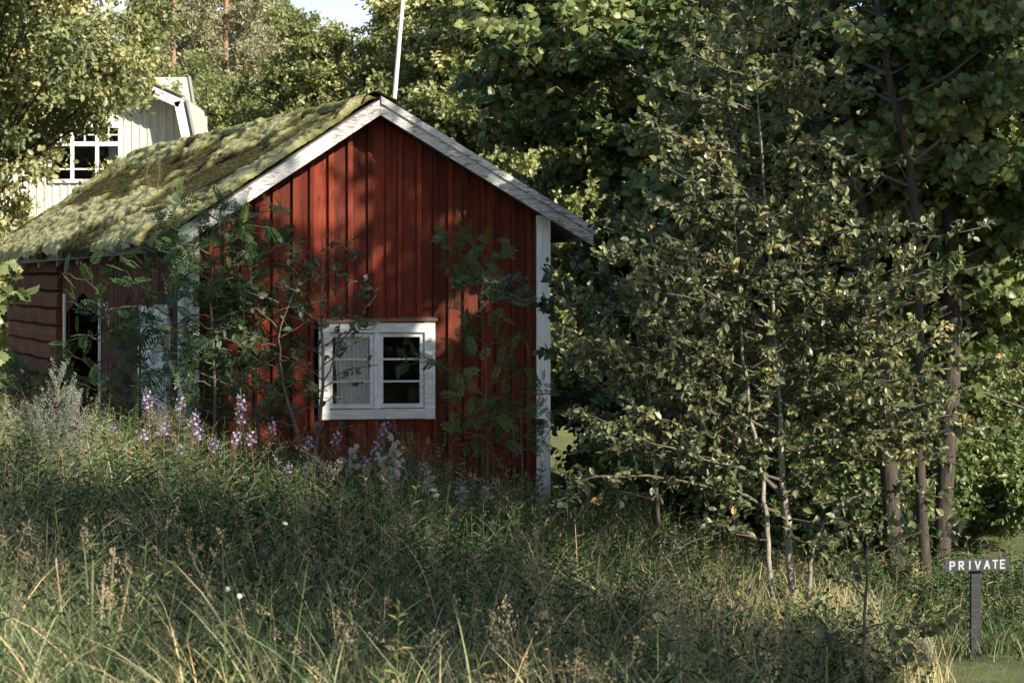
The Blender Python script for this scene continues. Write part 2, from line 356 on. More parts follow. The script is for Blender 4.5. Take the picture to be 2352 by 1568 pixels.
def crown_tree(seed, base, H, tr, cc, rx, rz, ncl, lpc, T, size, clr, flat=.6, twigs=7, trunk_pts=None, down=.2, facing=.35, limb_r=.04, jit=.12, inner=.5, keep=None, limbs=True, vbias=0, toview=0):
    """wood geo, foliage geo; cc = crown centre relative to base"""
    rg = np.random.RandomState(seed); base = np.array(base, float); cc = np.array(cc, float)
    wood, fol = Geo(), Geo()
    if trunk_pts is None:
        z = np.linspace(0, 1, 8)[:, None]
        tp = base+np.array([0, 0, H])*z+np.c_[np.sin(z*5+seed)*.12, np.cos(z*4+seed)*.12, z*0]*np.clip(z*2, 0, 1)*min(1, H/8)
        tp = tp+np.c_[cc[0]*z**1.5, cc[1]*z**1.5, 0*z]
        wood.tube(tp, tr*(1-.85*z[:, 0])+tr*.35*np.exp(-z[:, 0]*14), 8)
    else: tp = trunk_pts
    d = unit(rg.randn(ncl, 3)); rr = rg.rand(ncl)**(1/2.2); rr = np.maximum(rr, inner*rg.rand(ncl))
    wob = .72+.45*rg.rand(ncl)
    C = base+cc+d*(rr*wob)[:, None]*np.array([rx, rx, rz])
    if keep is not None: C = C[keep(C)]
    P_, A_, N_, Vv = [], [], [], []
    for i, c in enumerate(C):
        if limbs and (limbs is True or rg.rand() < limbs):
            hz = np.linalg.norm(c[:2]-(base+cc)[:2]); zt = c[2]-hz*.55
            k = np.argmin(abs(tp[:, 2]-max(zt, base[2]+H*.15))); s = tp[k]
            mid = (s+c)/2+np.array([0, 0, -.12*hz])+rg.randn(3)*.1
            wood.tube(bez(s, mid, c, 5), np.linspace(limb_r*(.6+.8*rg.rand()), limb_r*.2, 5), 4, cap=False)
        e = unit(rg.randn(twigs, 3)+.5*unit(c-(base+cc)))*np.array([1, 1, flat])*clr*(.6+.6*rg.rand(twigs, 1))
        n = rg.poisson(lpc/twigs, twigs); ti = np.repeat(np.arange(twigs), n); k = len(ti)
        t = rg.rand(k, 1)**.7
        pos = c+e[ti]*t+rg.randn(k, 3)*jit*clr*np.array([1, 1, .7])
        P_.append(pos)
        A_.append(unit(e[ti])*.8+rg.randn(k, 3)*.6-np.array([0, 0, down]))
        out = unit(pos-(base+cc))
        vw = unit(np.array([0, 0, E])-pos) if toview else 0
        N_.append(np.array([0, 0, 1.])*(1-facing)+out*facing+rg.randn(k, 3)*.45+toview*vw)
        Vv.append(np.clip(.42+.2*rg.randn()+.2*rg.randn(k)+vbias, 0, 1))
    P_, A_, N_, Vv = map(np.concatenate, (P_, A_, N_, Vv))
    fol.inst(T[0], T[1], P_, A_, N_, size*(.7+.5*rg.rand(len(P_))), Vv)
    return wood, fol

# ------------------------------------------------------------------ ground
def sheet(x0, x1, y0, y1, nx, ny, zoff=0, fn=ground, jitter=None):
    X, Y = np.meshgrid(np.linspace(x0, x1, nx), np.linspace(y0, y1, ny)); Z = fn(X, Y)+zoff
    V = np.stack([X, Y, Z], -1).reshape(-1, 3); i = np.arange(ny-1)[:, None]; j = np.arange(nx-1)[None]
    Fq = np.stack(np.broadcast_arrays(i*nx+j, i*nx+j+1, (i+1)*nx+j+1, (i+1)*nx+j), -1).reshape(-1, 4)
    return V, Fq
g = Geo()
def warp(n, lim, inner):
    t = np.linspace(-1, 1, n); return np.sign(t)*(abs(t)*inner+(abs(t)**4)*(lim-inner))
xs = warp(181, 700, 24); ys = np.r_[np.linspace(-60, 0, 10)[:-1], np.linspace(0, 70, 160), 70+np.linspace(0, 1, 40)[1:]**2*900]
X, Y = np.meshgrid(xs, ys); V = np.stack([X, Y, ground(X, Y)], -1).reshape(-1, 3)
nx, ny = len(xs), len(ys); i = np.arange(ny-1)[:, None]; j = np.arange(nx-1)[None]
g.add(V, np.stack(np.broadcast_arrays(i*nx+j, i*nx+j+1, (i+1)*nx+j+1, (i+1)*nx+j), -1).reshape(-1, 4))
tag(part(g, 'ground', M['ground'], smooth=True), kind='structure')

# ------------------------------------------------------------------ the red barn
GA, SA = R(14), R(23.5)
gv = np.array([math.cos(GA), math.sin(GA)]); sv = np.array([-math.sin(SA), math.cos(SA)])
D0 = 28.0; O0 = np.array([(440-1176)/F*D0, D0])
def B(V):            # barn coordinates (u along gable, w backwards, z real) -> world
    V = np.atleast_2d(V); xy = O0+V[:, :1]*gv+V[:, 1:2]*sv
    return np.c_[xy, V[:, 2]]
def u_of(px, w=0):
    r = (px-1176)/F; o = O0+w*sv; return (r*o[1]-o[0])/(gv[0]-r*gv[1])
def z_of(px, py, w=0):
    u = u_of(px, w); y = (O0+w*sv+u*gv)[1]; return E-(py-HOR)/F*y
def w_of(px, u=0):
    r = (px-1176)/F; o = O0+u*gv; return (r*o[1]-o[0])/(sv[0]-r*sv[1])
def zs_of(px, py, u=0):
    w = w_of(px, u); y = (O0+w*sv+u*gv)[1]; return E-(py-HOR)/F*y
OV = .42
UA, ZA = u_of(872, -OV), z_of(872, 226, -OV)        # ridge
UL, ZL = u_of(385, -OV), z_of(385, 547, -OV)
UR, ZR = u_of(1355, -OV), z_of(1355, 524, -OV)
WID = u_of(1250); LEN = 10.2
print('BARN', UA, ZA, UL, ZL, UR, ZR, WID)
TH = .10
def roof_z(u, under=True):
    u = np.asarray(u, float)
    zl = ZL+(u-UL)/(UA-UL)*(ZA-ZL); zr = ZR+(u-UR)/(UA-UR)*(ZA-ZR)
    return np.where(u < UA, zl, zr)-(TH*1.2 if under else 0)
corner = B([(0, 0, 0)])[0]; corner[2] = gz(corner[0], corner[1])
barn = thing('red_barn', corner, 'red board barn with a mossy roof and white window in the weeds', 'barn')
cu0, cu1 = u_of(727), u_of(993); cz1, cz0 = z_of(860, 741), z_of(860, 962)   # window casing outside
cw = .125
rg = random.Random(3)
g = Geo(); u = .0
gb = lambda u_: gz(*B([(u_, 0, 0)])[0][:2])-.25
k = 0
while u < WID-.01:
    wd = min(rg.uniform(.150, .235), WID-u); a, b_ = u, u+wd-.004
    dz = rg.uniform(-.004, .004)
    cuts = [(None, None)]
    hole = b_ > cu0+.06 and a < cu1-.06
    for (za, zb) in ([('g', cz0+.05), (cz1-.05, 'r')] if hole else [('g', 'r')]):
        mids = [a, b_] if not (a < UA < b_) else [a, UA, b_]
        for q in range(len(mids)-1):
            a2, b2 = mids[q], mids[q+1]
            z0a = gb(a2) if za == 'g' else za
            z1a = roof_z(a2) if zb == 'r' else zb; z1b = roof_z(b2) if zb == 'r' else zb
            vv = np.array([(a2, -.022+dz, z0a), (a2, -.022+dz, z1a), (a2, .02, z0a), (a2, .02, z1a),
                           (b2, -.022+dz, z0a), (b2, -.022+dz, z1b), (b2, .02, z0a), (b2, .02, z1b)], float)
            g.prism_pts(vv, B, var=rg.random())
    # batten over the joint
    bw = rg.uniform(.042, .062); c0 = b_-bw/2; lean = rg.uniform(-.012, .012)
    hole = c0+bw > cu0-.0 and c0 < cu1+.0
    if b_ < WID-.1:
        for (za, zb) in ([('g', cz0+.01), (cz1+.035, 'r')] if hole else [('g', 'r')]):
            z0a = gb(c0)+rg.uniform(0, .1) if za == 'g' else za; z1a = roof_z(c0) if zb == 'r' else zb; z1b = roof_z(c0+bw) if zb == 'r' else zb
            vv = np.array([(c0+lean, -.060, z0a), (c0, -.060, z1a), (c0+lean, -.0265, z0a), (c0, -.0265, z1a),
                           (c0+bw+lean, -.060, z0a), (c0+bw, -.060, z1b), (c0+bw+lean, -.0265, z0a), (c0+bw, -.0265, z1b)], float)
            g.prism_pts(vv, B, var=rg.random())
    u += wd; k += 1
part(g, 'gable_wall', M['red'], barn)
# side wall (left): narrow slats, doorway, log wall
wd0, wd1 = w_of(398), w_of(330)          # white door
ws1 = w_of(150); wl1 = w_of(35); wo0, wo1 = w_of(236), w_of(156)
EZ = float(roof_z(0.0))
sb = lambda w_: gz(*B([(0, w_, 0)])[0][:2])-.2
g = Geo(); w = .0
ztop_door = zs_of(365, 700); ztop_open = zs_of(195, 690)
while w < ws1:
    wd = rg.uniform(.085, .12); a, b_ = w, w+wd-.018
    mid = (a+b_)/2; z0 = sb(mid)
    if wd0-.02 < mid < wd1+.02: z0 = ztop_door
    if wo0 < mid < wo1: z0 = ztop_open+.10*abs((mid-(wo0+wo1)/2))*-3+.12
    g.box(-.03+rg.uniform(-.004, .004), .0, a, b_, z0, EZ+.06, B, var=rg.random())
    w += wd
# boarding behind the slats
for (a, b_) in ((.02, wd0-.02), (wd1+.02, wo0), (wo1, ws1)): g.box(.003, .03, a, b_, sb((a+b_)/2), EZ+.04, B, var=.05)
g.box(.003, .03, wd0-.02, wd1+.02, ztop_door, EZ+.04, B, var=.05); g.box(.003, .03, wo0, wo1, ztop_open+.1, EZ+.04, B, var=.05)
M['redshade'] = wood_paint('shaded_red_slats', (.10, .026, .013), (.08, .028, .018), wear=.5, soft=.2)  # red paint darkened, the side wall's deep shade put into its colour
part(g, 'slat_wall', M['redshade'], barn, label='dark red wall of narrow upright slats under the left eave')
g = Geo()
nlog = 12; zb_ = sb((ws1+wl1)/2)-.1; hh = (EZ+.05-zb_)/nlog
for i in range(nlog):
    z0 = zb_+i*hh; n = 14; ww = np.linspace(ws1+.02, wl1, n); drop = .05*np.sin(i*1.7)
    prof = [(-.06, .03), (-.11, .10), (-.12, .5), (-.11, .90), (-.06, .97), (.04, .97), (.04, .03)]
    V = []
    for q, w_ in enumerate(ww):
        tlt = (nlog-i)/nlog*.18*(q/(n-1)-.2)
        for (du, dz) in prof: V.append((du+.012*math.sin(q*2.1+i*5)+.006*rg.uniform(-1, 1), w_, z0+dz*hh+tlt+drop*0+.008*math.sin(q*1.3+i)))
    m_ = len(prof); Fq = [(q*m_+a, q*m_+(a+1) % m_, (q+1)*m_+(a+1) % m_, (q+1)*m_+a) for q in range(n-1) for a in range(m_)]
    g.add(B(V), [np.array(Fq), np.array([list(range(m_))]), np.array([[(n-1)*m_+a for a in range(m_)][::-1]])], var=rg.random())
part(g, 'log_wall', M['log'], barn, smooth=False, label='rough hewn red log wall with dark sagging seams')
# other walls
g = Geo()
for i in range(int(LEN/.2)):
    a = i*.2; z0 = gz(*B([(WID, a, 0)])[0][:2])-.2
    g.box(WID-.02, WID+.02, a+.002, a+.198, z0, roof_z(WID)+.02, B, var=rg.random())
part(g, 'right_wall', M['red'], barn)
g = Geo(); u = 0
while u < WID-.01:
    b_ = min(u+.2, WID); z0 = gz(*B([(u, LEN, 0)])[0][:2])-.2
    vv = np.array([(u, LEN-.03, z0), (u, LEN-.03, roof_z(u)), (u, LEN, z0), (u, LEN, roof_z(u)),
                   (b_-.004, LEN-.03, z0), (b_-.004, LEN-.03, roof_z(b_-.004)), (b_-.004, LEN, z0), (b_-.004, LEN, roof_z(b_-.004))], float)
    g.prism_pts(vv, B, var=rg.random()); u += .2
part(g, 'back_wall', M['red'], barn)
# added near-black sheet and floor, interior shade put into their colour
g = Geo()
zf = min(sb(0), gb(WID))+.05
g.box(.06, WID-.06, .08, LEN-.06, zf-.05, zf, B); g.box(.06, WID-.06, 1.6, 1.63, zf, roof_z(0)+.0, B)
part(g, 'dark_inner_sheet', M['dark'], barn)
# roof slabs (sheathing)
g = Geo()
for (ua, za, ub, zb) in ((UL, ZL, UA, ZA), (UA, ZA, UR, ZR)):
    vv = [(ua, -OV+.03, za-TH), (ua, -OV+.03, za), (ua, LEN+.3, za-TH), (ua, LEN+.3, za), (ub, -OV+.03, zb-TH), (ub, -OV+.03, zb), (ub, LEN+.3, zb-TH), (ub, LEN+.3, zb)]
    g.prism_pts(vv, B, var=.3)
# fascia board along left eave
roof = part(g, 'roof', M['grey'], barn)
g = Geo(); g.box(UL-.03, UL-.002, -OV+.03, LEN+.3, ZL-TH-.05, ZL-.01, B, var=.3); g.box(UR+.002, UR+.03, -OV+.03, LEN+.3, ZR-TH-.05, ZR-.01, B, var=.3)
part(g, 'fascia_board', M['grey'], roof)
# rafters ends under left eave
for i in range(9):
    g = Geo(); w_ = .6+i*1.15; s_ = (ZA-ZL)/(UA-UL)
    vv = []
    for u_ in (UL+.02, 0.0):
        zz = ZL+(u_-UL)*s_-TH-.006
        for ww in (w_, w_+.09):
            for z_ in (zz-.13, zz): vv.append((u_, ww, z_))
    g.prism_pts(np.array(vv), B, var=rg.random()); part(g, 'rafter', M['grey'], roof)
T_lw = (np.array([(0, 0, 0), (.4, .12, .06), (1, 0, -.1), (.4, -.12, .06)], float), [np.array([(0, 3, 2), (0, 2, 1)])])
# moss layer on the left slope
nu, nw = 190, 420
U_, W_ = np.meshgrid(np.linspace(0, 1, nu), np.linspace(-OV+.0, LEN+.33, nw))
sl = math.hypot(UA-UL, ZA-ZL); su = U_*sl
def worley(x, y, seed=1):
    rs = np.random.RandomState(seed); jx = rs.rand(64, 64); jy = rs.rand(64, 64)
    xi = np.floor(x).astype(int); yi = np.floor(y).astype(int); best = np.full(x.shape, 9.)
    for a in (-1, 0, 1):
        for b_ in (-1, 0, 1):
            cx = xi+a; cy = yi+b_; d = (cx+jx[cx % 64, cy % 64]-x)**2+(cy+jy[cx % 64, cy % 64]-y)**2; best = np.minimum(best, d)
    return np.sqrt(best)
wx = su+.35*fbm(su*2, W_*2); wy = W_+.3*fbm(W_*1.7+9, su*1.7)
c1 = 1-np.clip(worley(wx*3.0, wy*2.0), 0, 1); c2_ = 1-np.clip(worley(wx*7.5, wy*5, 3), 0, 1); c3_ = 1-np.clip(worley(wx*15, wy*12, 8), 0, 1)
f = fbm(su*2.2+3, W_*1.4+5, 5)
hgt = .018+.066*np.sqrt(np.clip(c1, 0, 1))*(.3+f)+.048*c2_*(.5+f)+.022*c3_+.08*np.clip(f-.42, 0, 1)
bare = sst(.60, .40, fbm(su*1.2+20, W_*1.2+31, 4))
edge = np.minimum(1, np.minimum((1-U_)*sl/.10+.12, 1))*np.clip((W_+OV)/.08+.35, 0, 1)
hgt = hgt*np.clip(edge, .1, 1)*(.35+.65*bare)
over = .07*np.clip(1-U_*sl/.12, 0, 1)
uu = UL-.05+U_*(UA-UL+.05); zz = ZL+(uu-UL)/(UA-UL)*(ZA-ZL)
nrm = np.array([-(ZA-ZL), UA-UL]); nrm = nrm/np.linalg.norm(nrm)
Vm = np.stack([uu+nrm[0]*hgt, W_+.02*(fbm(su*9, W_*9)-.5)*2, zz+.003+nrm[1]*hgt-over*.9-np.where(U_ == 0, .03+.09*fbm(W_*4, W_*2), 0)-.05*np.sin(np.clip((W_)/LEN, 0, 1)*math.pi)*U_*0], -1)
var = np.clip(.06+hgt*3.3+.34*(bare-.62)+.45*(fbm(su*2.6, W_*1.6+3, 4)-.45), 0, 1)
i = np.arange(nw-1)[:, None]; j = np.arange(nu-1)[None]
Fm = np.stack(np.broadcast_arrays(i*nu+j, i*nu+j+1, (i+1)*nu+j+1, (i+1)*nu+j), -1).reshape(-1, 4)
g = Geo(); VW = B(Vm.reshape(-1, 3)); g.add(VW, Fm, var.ravel())
mossp = part(g, 'moss', M['moss'], roof, smooth=True, label='thick yellow green moss cushions covering the left slope')
# fuzz of moss shoots
rs = np.random.RandomState(4); nf = 150000
a = rs.randint(0, nw-1, nf); b_ = rs.randint(0, nu-1, nf); id_ = a*nu+b_
pos = VW[id_]+(VW[id_+1]-VW[id_])*rs.rand(nf, 1)+(VW[id_+nu]-VW[id_])*rs.rand(nf, 1)
wn = B([(nrm[0], 0, nrm[1]), (0, 0, 0)]); wn = wn[0]-wn[1]
g = Geo(); Tf = (np.array([(0, .22, 0), (1, 0, 0), (0, -.22, 0)], float), [np.array([(0, 1, 2)])])
g.inst(Tf[0], Tf[1], pos-wn*.004, wn+rs.randn(nf, 3)*.45, rs.randn(nf, 3), .008+.012*rs.rand(nf), np.clip(var.ravel()[id_]+.12*rs.randn(nf)+.12, 0, 1))
part(g, 'moss_shoots', M['mossfuzz'], roof)['kind'] = 'stuff'
# tile-like shingle edge on the right slope with thin moss
g = Geo(); nr = 14
for i in range(nr):
    a = i/nr; b_ = (i+1)/nr+.02
    ua, ub = UA+(UR-UA)*a, UA+(UR+.04-UA)*b_; za, zb = ZA+(ZR-ZA)*a, ZA+(ZR-ZA)*b_
    w = -OV-.02
    while w < LEN+.3:
        wd = rs.uniform(.12, .2); q = rs.uniform(0, .008)
        g.prism_pts([(ua, w, za+.003), (ua, w, za+.014+q), (ua, w+wd-.006, za+.003), (ua, w+wd-.006, za+.014+q), (ub, w, zb+.012), (ub, w, zb+.03+q), (ub, w+wd-.006, zb+.012), (ub, w+wd-.006, zb+.03+q)], B, var=rs.rand()); w += wd
shing = part(g, 'shingles', M['grey'], roof)
# rough mossy ridge
g = Geo(); n = 260; ww = np.linspace(-OV-.02, LEN+.3, n); pr = 9
V = []
for q, w_ in enumerate(ww):
    for a in range(pr):
        th = math.pi*a/(pr-1); r_ = .05+.04*float(fbm(np.array(w_*5.), np.array(a*.7)))
        V.append((UA-math.cos(th)*(.13+r_), w_+.01*rg.uniform(-1, 1), ZA-.07+math.sin(th)*(.07+r_)+.015*rg.uniform(-1, 1)))
Fq = [(q*pr+a, q*pr+a+1, (q+1)*pr+a+1, (q+1)*pr+a) for q in range(n-1) for a in range(pr-1)]
Vn = B(V); g.add(Vn, np.array(Fq), np.clip(.1+.5*fbm(Vn[:, 0]*6, Vn[:, 1]*6), 0, 1)); part(g, 'ridge_moss', M['moss'], roof, smooth=True)
GRW = 'thin weeds rooted in the roof moss'
for k, (px_, py_, top_, lab) in enumerate([(330, 470, 345, 'thin bushy weed standing in the moss near the roof middle'), (362, 448, 350, 'finer weed right of the bushy one on the roof')]):
    best = min(((abs(q[0]/q[1]*F+1176-px_)+abs(HOR-(q[2]-E)/q[1]*F-py_)), i) for i, q in enumerate(VW[::7]))[1]; b0 = VW[::7][best]; hh_ = P(px_, top_, b0[1])[2]-b0[2]
    th = thing('roof_weed', b0, lab, 'weed', GRW); g = Geo(); g2 = Geo(); r_ = np.random.RandomState(40+k); top = b0+[.03, 0, hh_]
    g.tube([b0-[0, 0, .03], (b0+top)/2+[.02, 0, 0], top], [.005, .004, .0015], 4)
    for q in range(34):
        t = .12+.88*q/34; a = b0+(top-b0)*t; an = r_.rand()*6.28; ln = .16*(1.1-t)+.03; e = a+[math.cos(an)*ln*.6, math.sin(an)*ln*.6, ln]; g.tube([a, (a+e)/2+[0, 0, -.01], e], [.0022, .0018, .001], 3, cap=False)
        for m_ in range(9): c = a+(e-a)*r_.rand(); g2.inst(T_lw[0], T_lw[1], c[None], r_.randn(1, 3)+[0, 0, .6], r_.randn(1, 3), .035, r_.rand())
    part(g, 'stem', M['stemred'], th); part(g2, 'leaves', M['rowan'], th)
# barge boards
def barge(ua, za, ub, zb, top, bot, w0, w1, name, var, mat='barge', lab=None):
    g = Geo(); n = 16
    for i in range(1):
        vv = [(ua, w0, za+bot), (ua, w0, za+top), (ua, w1, za+bot), (ua, w1, za+top), (ub, w0, zb+bot), (ub, w0, zb+top), (ub, w1, zb+bot), (ub, w1, zb+top)]
        g.prism_pts(vv, B, var=var)
    return part(g, name, M[mat], barn, label=lab)
def brg(side, lab):
    if side < 0:
        barge(UL-.02, ZL-.013, UA-.002, ZA, -.015, -.195, -OV-.03, -OV, 'barge_board', .9, lab=lab)
    else:
        barge(UA+.002, ZA, UR+.03, ZR-.015, -.060, -.195, -OV-.03, -OV, 'barge_board', .35, lab=lab)
        barge(UA+.002, ZA, UR+.05, ZR-.02, .022, -.062, -OV-.055, -OV-.002, 'barge_strip', .6)
M['barge_l'] = M['barge']
brg(-1, 'sunlit peeling white barge board on the left slope'); brg(1, 'weathered grey white barge board on the right slope')
# corner boards
ca, cb_ = u_of(1231, -.06), u_of(1262, -.06)
g = Geo(); zb0 = gb(WID)
g.box(ca, cb_, -.090, -.062, zb0, roof_z(ca)-.02, B, var=.9); g.box(cb_-.028, cb_+.001, -.0615, .12, zb0, roof_z(cb_)-.04, B, var=.4)
part(g, 'corner_board', M['whitev'], barn, label='white corner board at the right edge of the gable')
ca, cb_ = u_of(419, -.06), u_of(456, -.06)
g = Geo(); g.box(ca, cb_, -.090, -.062, gb(0), roof_z(ca)-.01, B, var=.8); g.box(ca-.001, ca+.026, -.0615, .14, gb(0), roof_z(ca)-.03, B, var=.4)
part(g, 'corner_board', M['whitev'], barn, label='white corner board at the left edge of the gable')
# window
wc = (cz0+cz1)/2
g = Geo()
g.box(cu0, cu0+cw, -.095, -.0615, cz0, cz1-.005, B, var=.9); g.box(cu1-cw, cu1, -.095, -.0615, cz0, cz1+.012, B, var=.7)
g.box(cu0+cw+.001, cu1-cw-.001, -.093, -.0615, cz1-cw+.01, cz1, B, var=.8); g.box(cu0+cw+.001, cu1-cw-.001, -.093, -.0615, cz0+.004, cz0+cw-.005, B, var=.2)
# reveal
g.box(cu0+cw-.03, cu0+cw-.003, -.0610, .04, cz0+.06, cz1-.06, B, var=.3); g.box(cu1-cw+.003, cu1-cw+.03, -.0610, .04, cz0+.06, cz1-.06, B, var=.3)
win = part(g, 'window', M['whiteh'], barn)
g = Geo(); vv = [(cu0-.02, -.125, cz1+.0), (cu0-.02, -.125, cz1+.022), (cu0-.02, -.03, cz1+.018), (cu0-.02, -.03, cz1+.045), (cu1+.02, -.125, cz1+.022), (cu1+.02, -.125, cz1+.047), (cu1+.02, -.03, cz1+.038), (cu1+.02, -.03, cz1+.07)]
g.prism_pts(vv, B, var=.5); part(g, 'window_hood', M['lintel'], win)
iu0, iu1, iz0, iz1 = cu0+cw, cu1-cw, cz0+cw, cz1-cw
mid = (iu0+iu1)/2
g = Geo(); g.box(mid-.035, mid+.035, -.072, -.03, iz0+.001, iz1+.01, B, var=.8); part(g, 'mullion', M['whitev'], win)
for (a, b_) in ((iu0+.004, mid-.037), (mid+.037, iu1-.004)):
    g = Geo(); st = .042; za, zb = iz0+.006, iz1-.0
    g.box(a, a+st, -.062, -.034, za, zb, B, var=.7); g.box(b_-st, b_, -.062, -.034, za, zb, B, var=.5)
    g.box(a+st, b_-st, -.060, -.034, za, za+st+.01, B, var=.15); g.box(a+st, b_-st, -.060, -.034, zb-st, zb, B, var=.6)
    hgl = (zb-st-(za+st+.01))
    for k in (1, 2): zz_ = za+st+.01+hgl*k/3; g.box(a+st, b_-st, -.058, -.036, zz_-.011, zz_+.011, B, var=.1)
    part(g, 'sash', M['whiteh'], win)
    g = Geo(); g.box(a+st-.004, b_-st+.004, -.048, -.044, za+st, zb-st, B); part(g, 'pane', M['glass'], win)
# curtain behind left sash
g = Geo(); n = 90; uu_ = np.linspace(iu0+.12, mid-.02, n); zt = np.linspace(iz0+.01, iz1, 6); V = []
for q, z_ in enumerate(zt):
    for i, u_ in enumerate(uu_): V.append((u_+.012*math.sin(q*1.3), .03+.032*math.sin(i*.55+.3*math.sin(i*.21))+.006*math.sin(i*1.7+q*.4), z_))
Fq = [(q*n+i, q*n+i+1, (q+1)*n+i+1, (q+1)*n+i) for q in range(5) for i in range(n-1)]
g.add(B(V), np.array(Fq)); part(g, 'curtain', M['curtain'], win, smooth=True)
# white plank door in the side wall
zd0 = sb(1.2)+.2
g = Geo()
g.box(-.075, -.03, wd0, wd0+.10, zd0, ztop_door, B, var=.6); g.box(-.075, -.03, wd1-.10, wd1, zd0, ztop_door, B, var=.6)
g.box(-.076, -.03, wd0+.1, wd1-.1, ztop_door-.16, ztop_door, B, var=.8)
door = part(g, 'door_frame', M['whitev'], barn)
g = Geo(); mid_w = (wd0+wd1)/2
for s in (-1, 1):
    n = 26
    for k in range(n):
        zc = zd0-.5+k*.105
        a = .012; w_in, w_out = mid_w+s*.012, (mid_w+s*((wd1-wd0)/2-.105))
        rise = .55
        def cl(z): return min(max(z, zd0+.03), ztop_door-.165)
        z00, z01 = cl(zc-rise*0), cl(zc+.098); z10, z11 = cl(zc+rise), cl(zc+rise+.098)
        if z01-z00 < .002 and z11-z10 < .002: continue
        vv = [(-.055, w_in, z10), (-.055, w_in, max(z11, z10+.001)), (-.03, w_in, z10), (-.03, w_in, max(z11, z10+.001)),
              (-.055, w_out, z00), (-.055, w_out, max(z01, z00+.001)), (-.03, w_out, z00), (-.03, w_out, max(z01, z00+.001))]
        g.prism_pts(vv, B, var=rg.random())
dl = part(g, 'door_leaf', M['whitev'], door)
g = Geo(); g.box(-.029, -.01, wd0+.05, wd1-.05, zd0, ztop_door-.05, B); part(g, 'door_backing', M['dark'], door)
g = Geo(); g.box(-.06, -.031, wo1, wo1+.05, sb(wo1), ztop_open+.1, B, var=.7); part(g, 'doorway_trim', M['whitev'], barn)
g = Geo(); g.box(-.06, -.031, wo0-.03, wo0, sb(wo0), ztop_open+.02, B, var=.7); part(g, 'doorway_trim', M['whitev'], barn)

# ------------------------------------------------------------------ wooden mast behind the barn
pb = P(898, 900, 42); pb[2] = gz(pb[0], pb[1])
pt = P(925, 0, 42); dv = (pt-P(905, 235, 42)); dv /= dv[2]
p0 = P(905, 235, 42)-dv*(P(905, 235, 42)[2]-gz(pb[0], pb[1])); 
g = Geo(); zz_ = np.linspace(0, 8.6, 9)[:, None]; g.tube(p0+dv*zz_, .062-.030*zz_[:, 0]/8.6, 10, var=.6)
o = part(g, 'wooden_mast', M['pole'], smooth=True, base=p0); tag(o, 'tall slim whitewashed wooden mast rising behind the barn ridge', 'mast')

# ------------------------------------------------------------------ sign
sd_ = 20.5; sb0 = P(2243, 1476, sd_); sb0[2] = gz(sb0[0], sd_)
print('SIGN ground', sb0[2], P(2243, 1476, sd_)[2])
st_ = thing('private_sign', sb0, 'small dark wooden sign on a post reading PRIVATE in white letters', 'sign')
g = Geo(); pz = P(2243, 1308, sd_)[2]
g.box(sb0[0]-.041, sb0[0]+.041, sd_+.01, sd_+.085, sb0[2]-.15, pz+.05, var=.3); part(g, 'post', M['signwood'], st_)
g = Geo(); c4 = [P(2169, 1312, sd_), P(2169, 1285, sd_), P(2317, 1307, sd_), P(2317, 1280, sd_)]
vv = []
for (lo, hi) in ((c4[0], c4[1]), (c4[2], c4[3])):
    for dy in (-.022, .006):
        for c_ in (lo, hi): q = c_.copy(); q[1] += dy; vv.append(q)
g.prism_pts(vv, var=.6); board = part(g, 'board', M['signwood'], st_)
GL = {'P': [[(0, 0), (0, 1), (.55, .95), (.6, .62), (.5, .5), (0, .45)]], 'R': [[(0, 0), (0, 1), (.5, .95), (.58, .68), (.45, .52), (0, .48)], [(.25, .48), (.6, 0)]],
      'I': [[(.2, 0), (.2, 1)]], 'V': [[(0, 1), (.32, 0), (.68, 1)]], 'A': [[(0, 0), (.38, 1), (.68, 0)], [(.12, .36), (.56, .36)]],
      'T': [[(0, 1), (.66, 1)], [(.33, 1), (.33, 0)]], 'E': [[(.6, 1), (0, 1), (0, 0), (.6, 0)], [(0, .52), (.48, .52)]]}
g = Geo(); S0 = P(2169, 1298.5, sd_); ex = P(2317, 1293.5, sd_)-S0; ez = c4[1]-c4[0]
xs_ = [.085, .225, .365, .475, .615, .745, .865]
dd = 0
for ch, x0 in zip('PRIVATE', xs_):
    g = Geo()
    for st in GL[ch]:
        pts = [S0+ex*(x0+.108*q[0])+ez*(-.33+.66*q[1]) for q in st]
        for a, b_ in zip(pts[:-1], pts[1:]):
            dd += 1; d_ = unit(b_-a); nn = np.array([d_[2], 0, -d_[0]])*.0068; a2 = a-d_*.004; b2 = b_+d_*.004
            y0 = sd_-.022-.0012-.00008*dd; V = []
            for q in (a2, b2):
                for s in (-1, 1):
                    for yy in (y0, sd_-.0215): V.append((q[0]+s*nn[0], yy, q[2]+s*nn[2]))
            g.prism_pts(V)
    part(g, 'letter', M['letter'], board, label='hand painted white capital letter '+ch)
for (a, b_) in ((.025, .25), (.94, .3)):
    g = Geo(); q = S0+ex*a+ez*b_; g.tube([q+(0, -.026, 0), q+(0, -.018, 0)], .005, 8); part(g, 'nail', M['grey'], board)

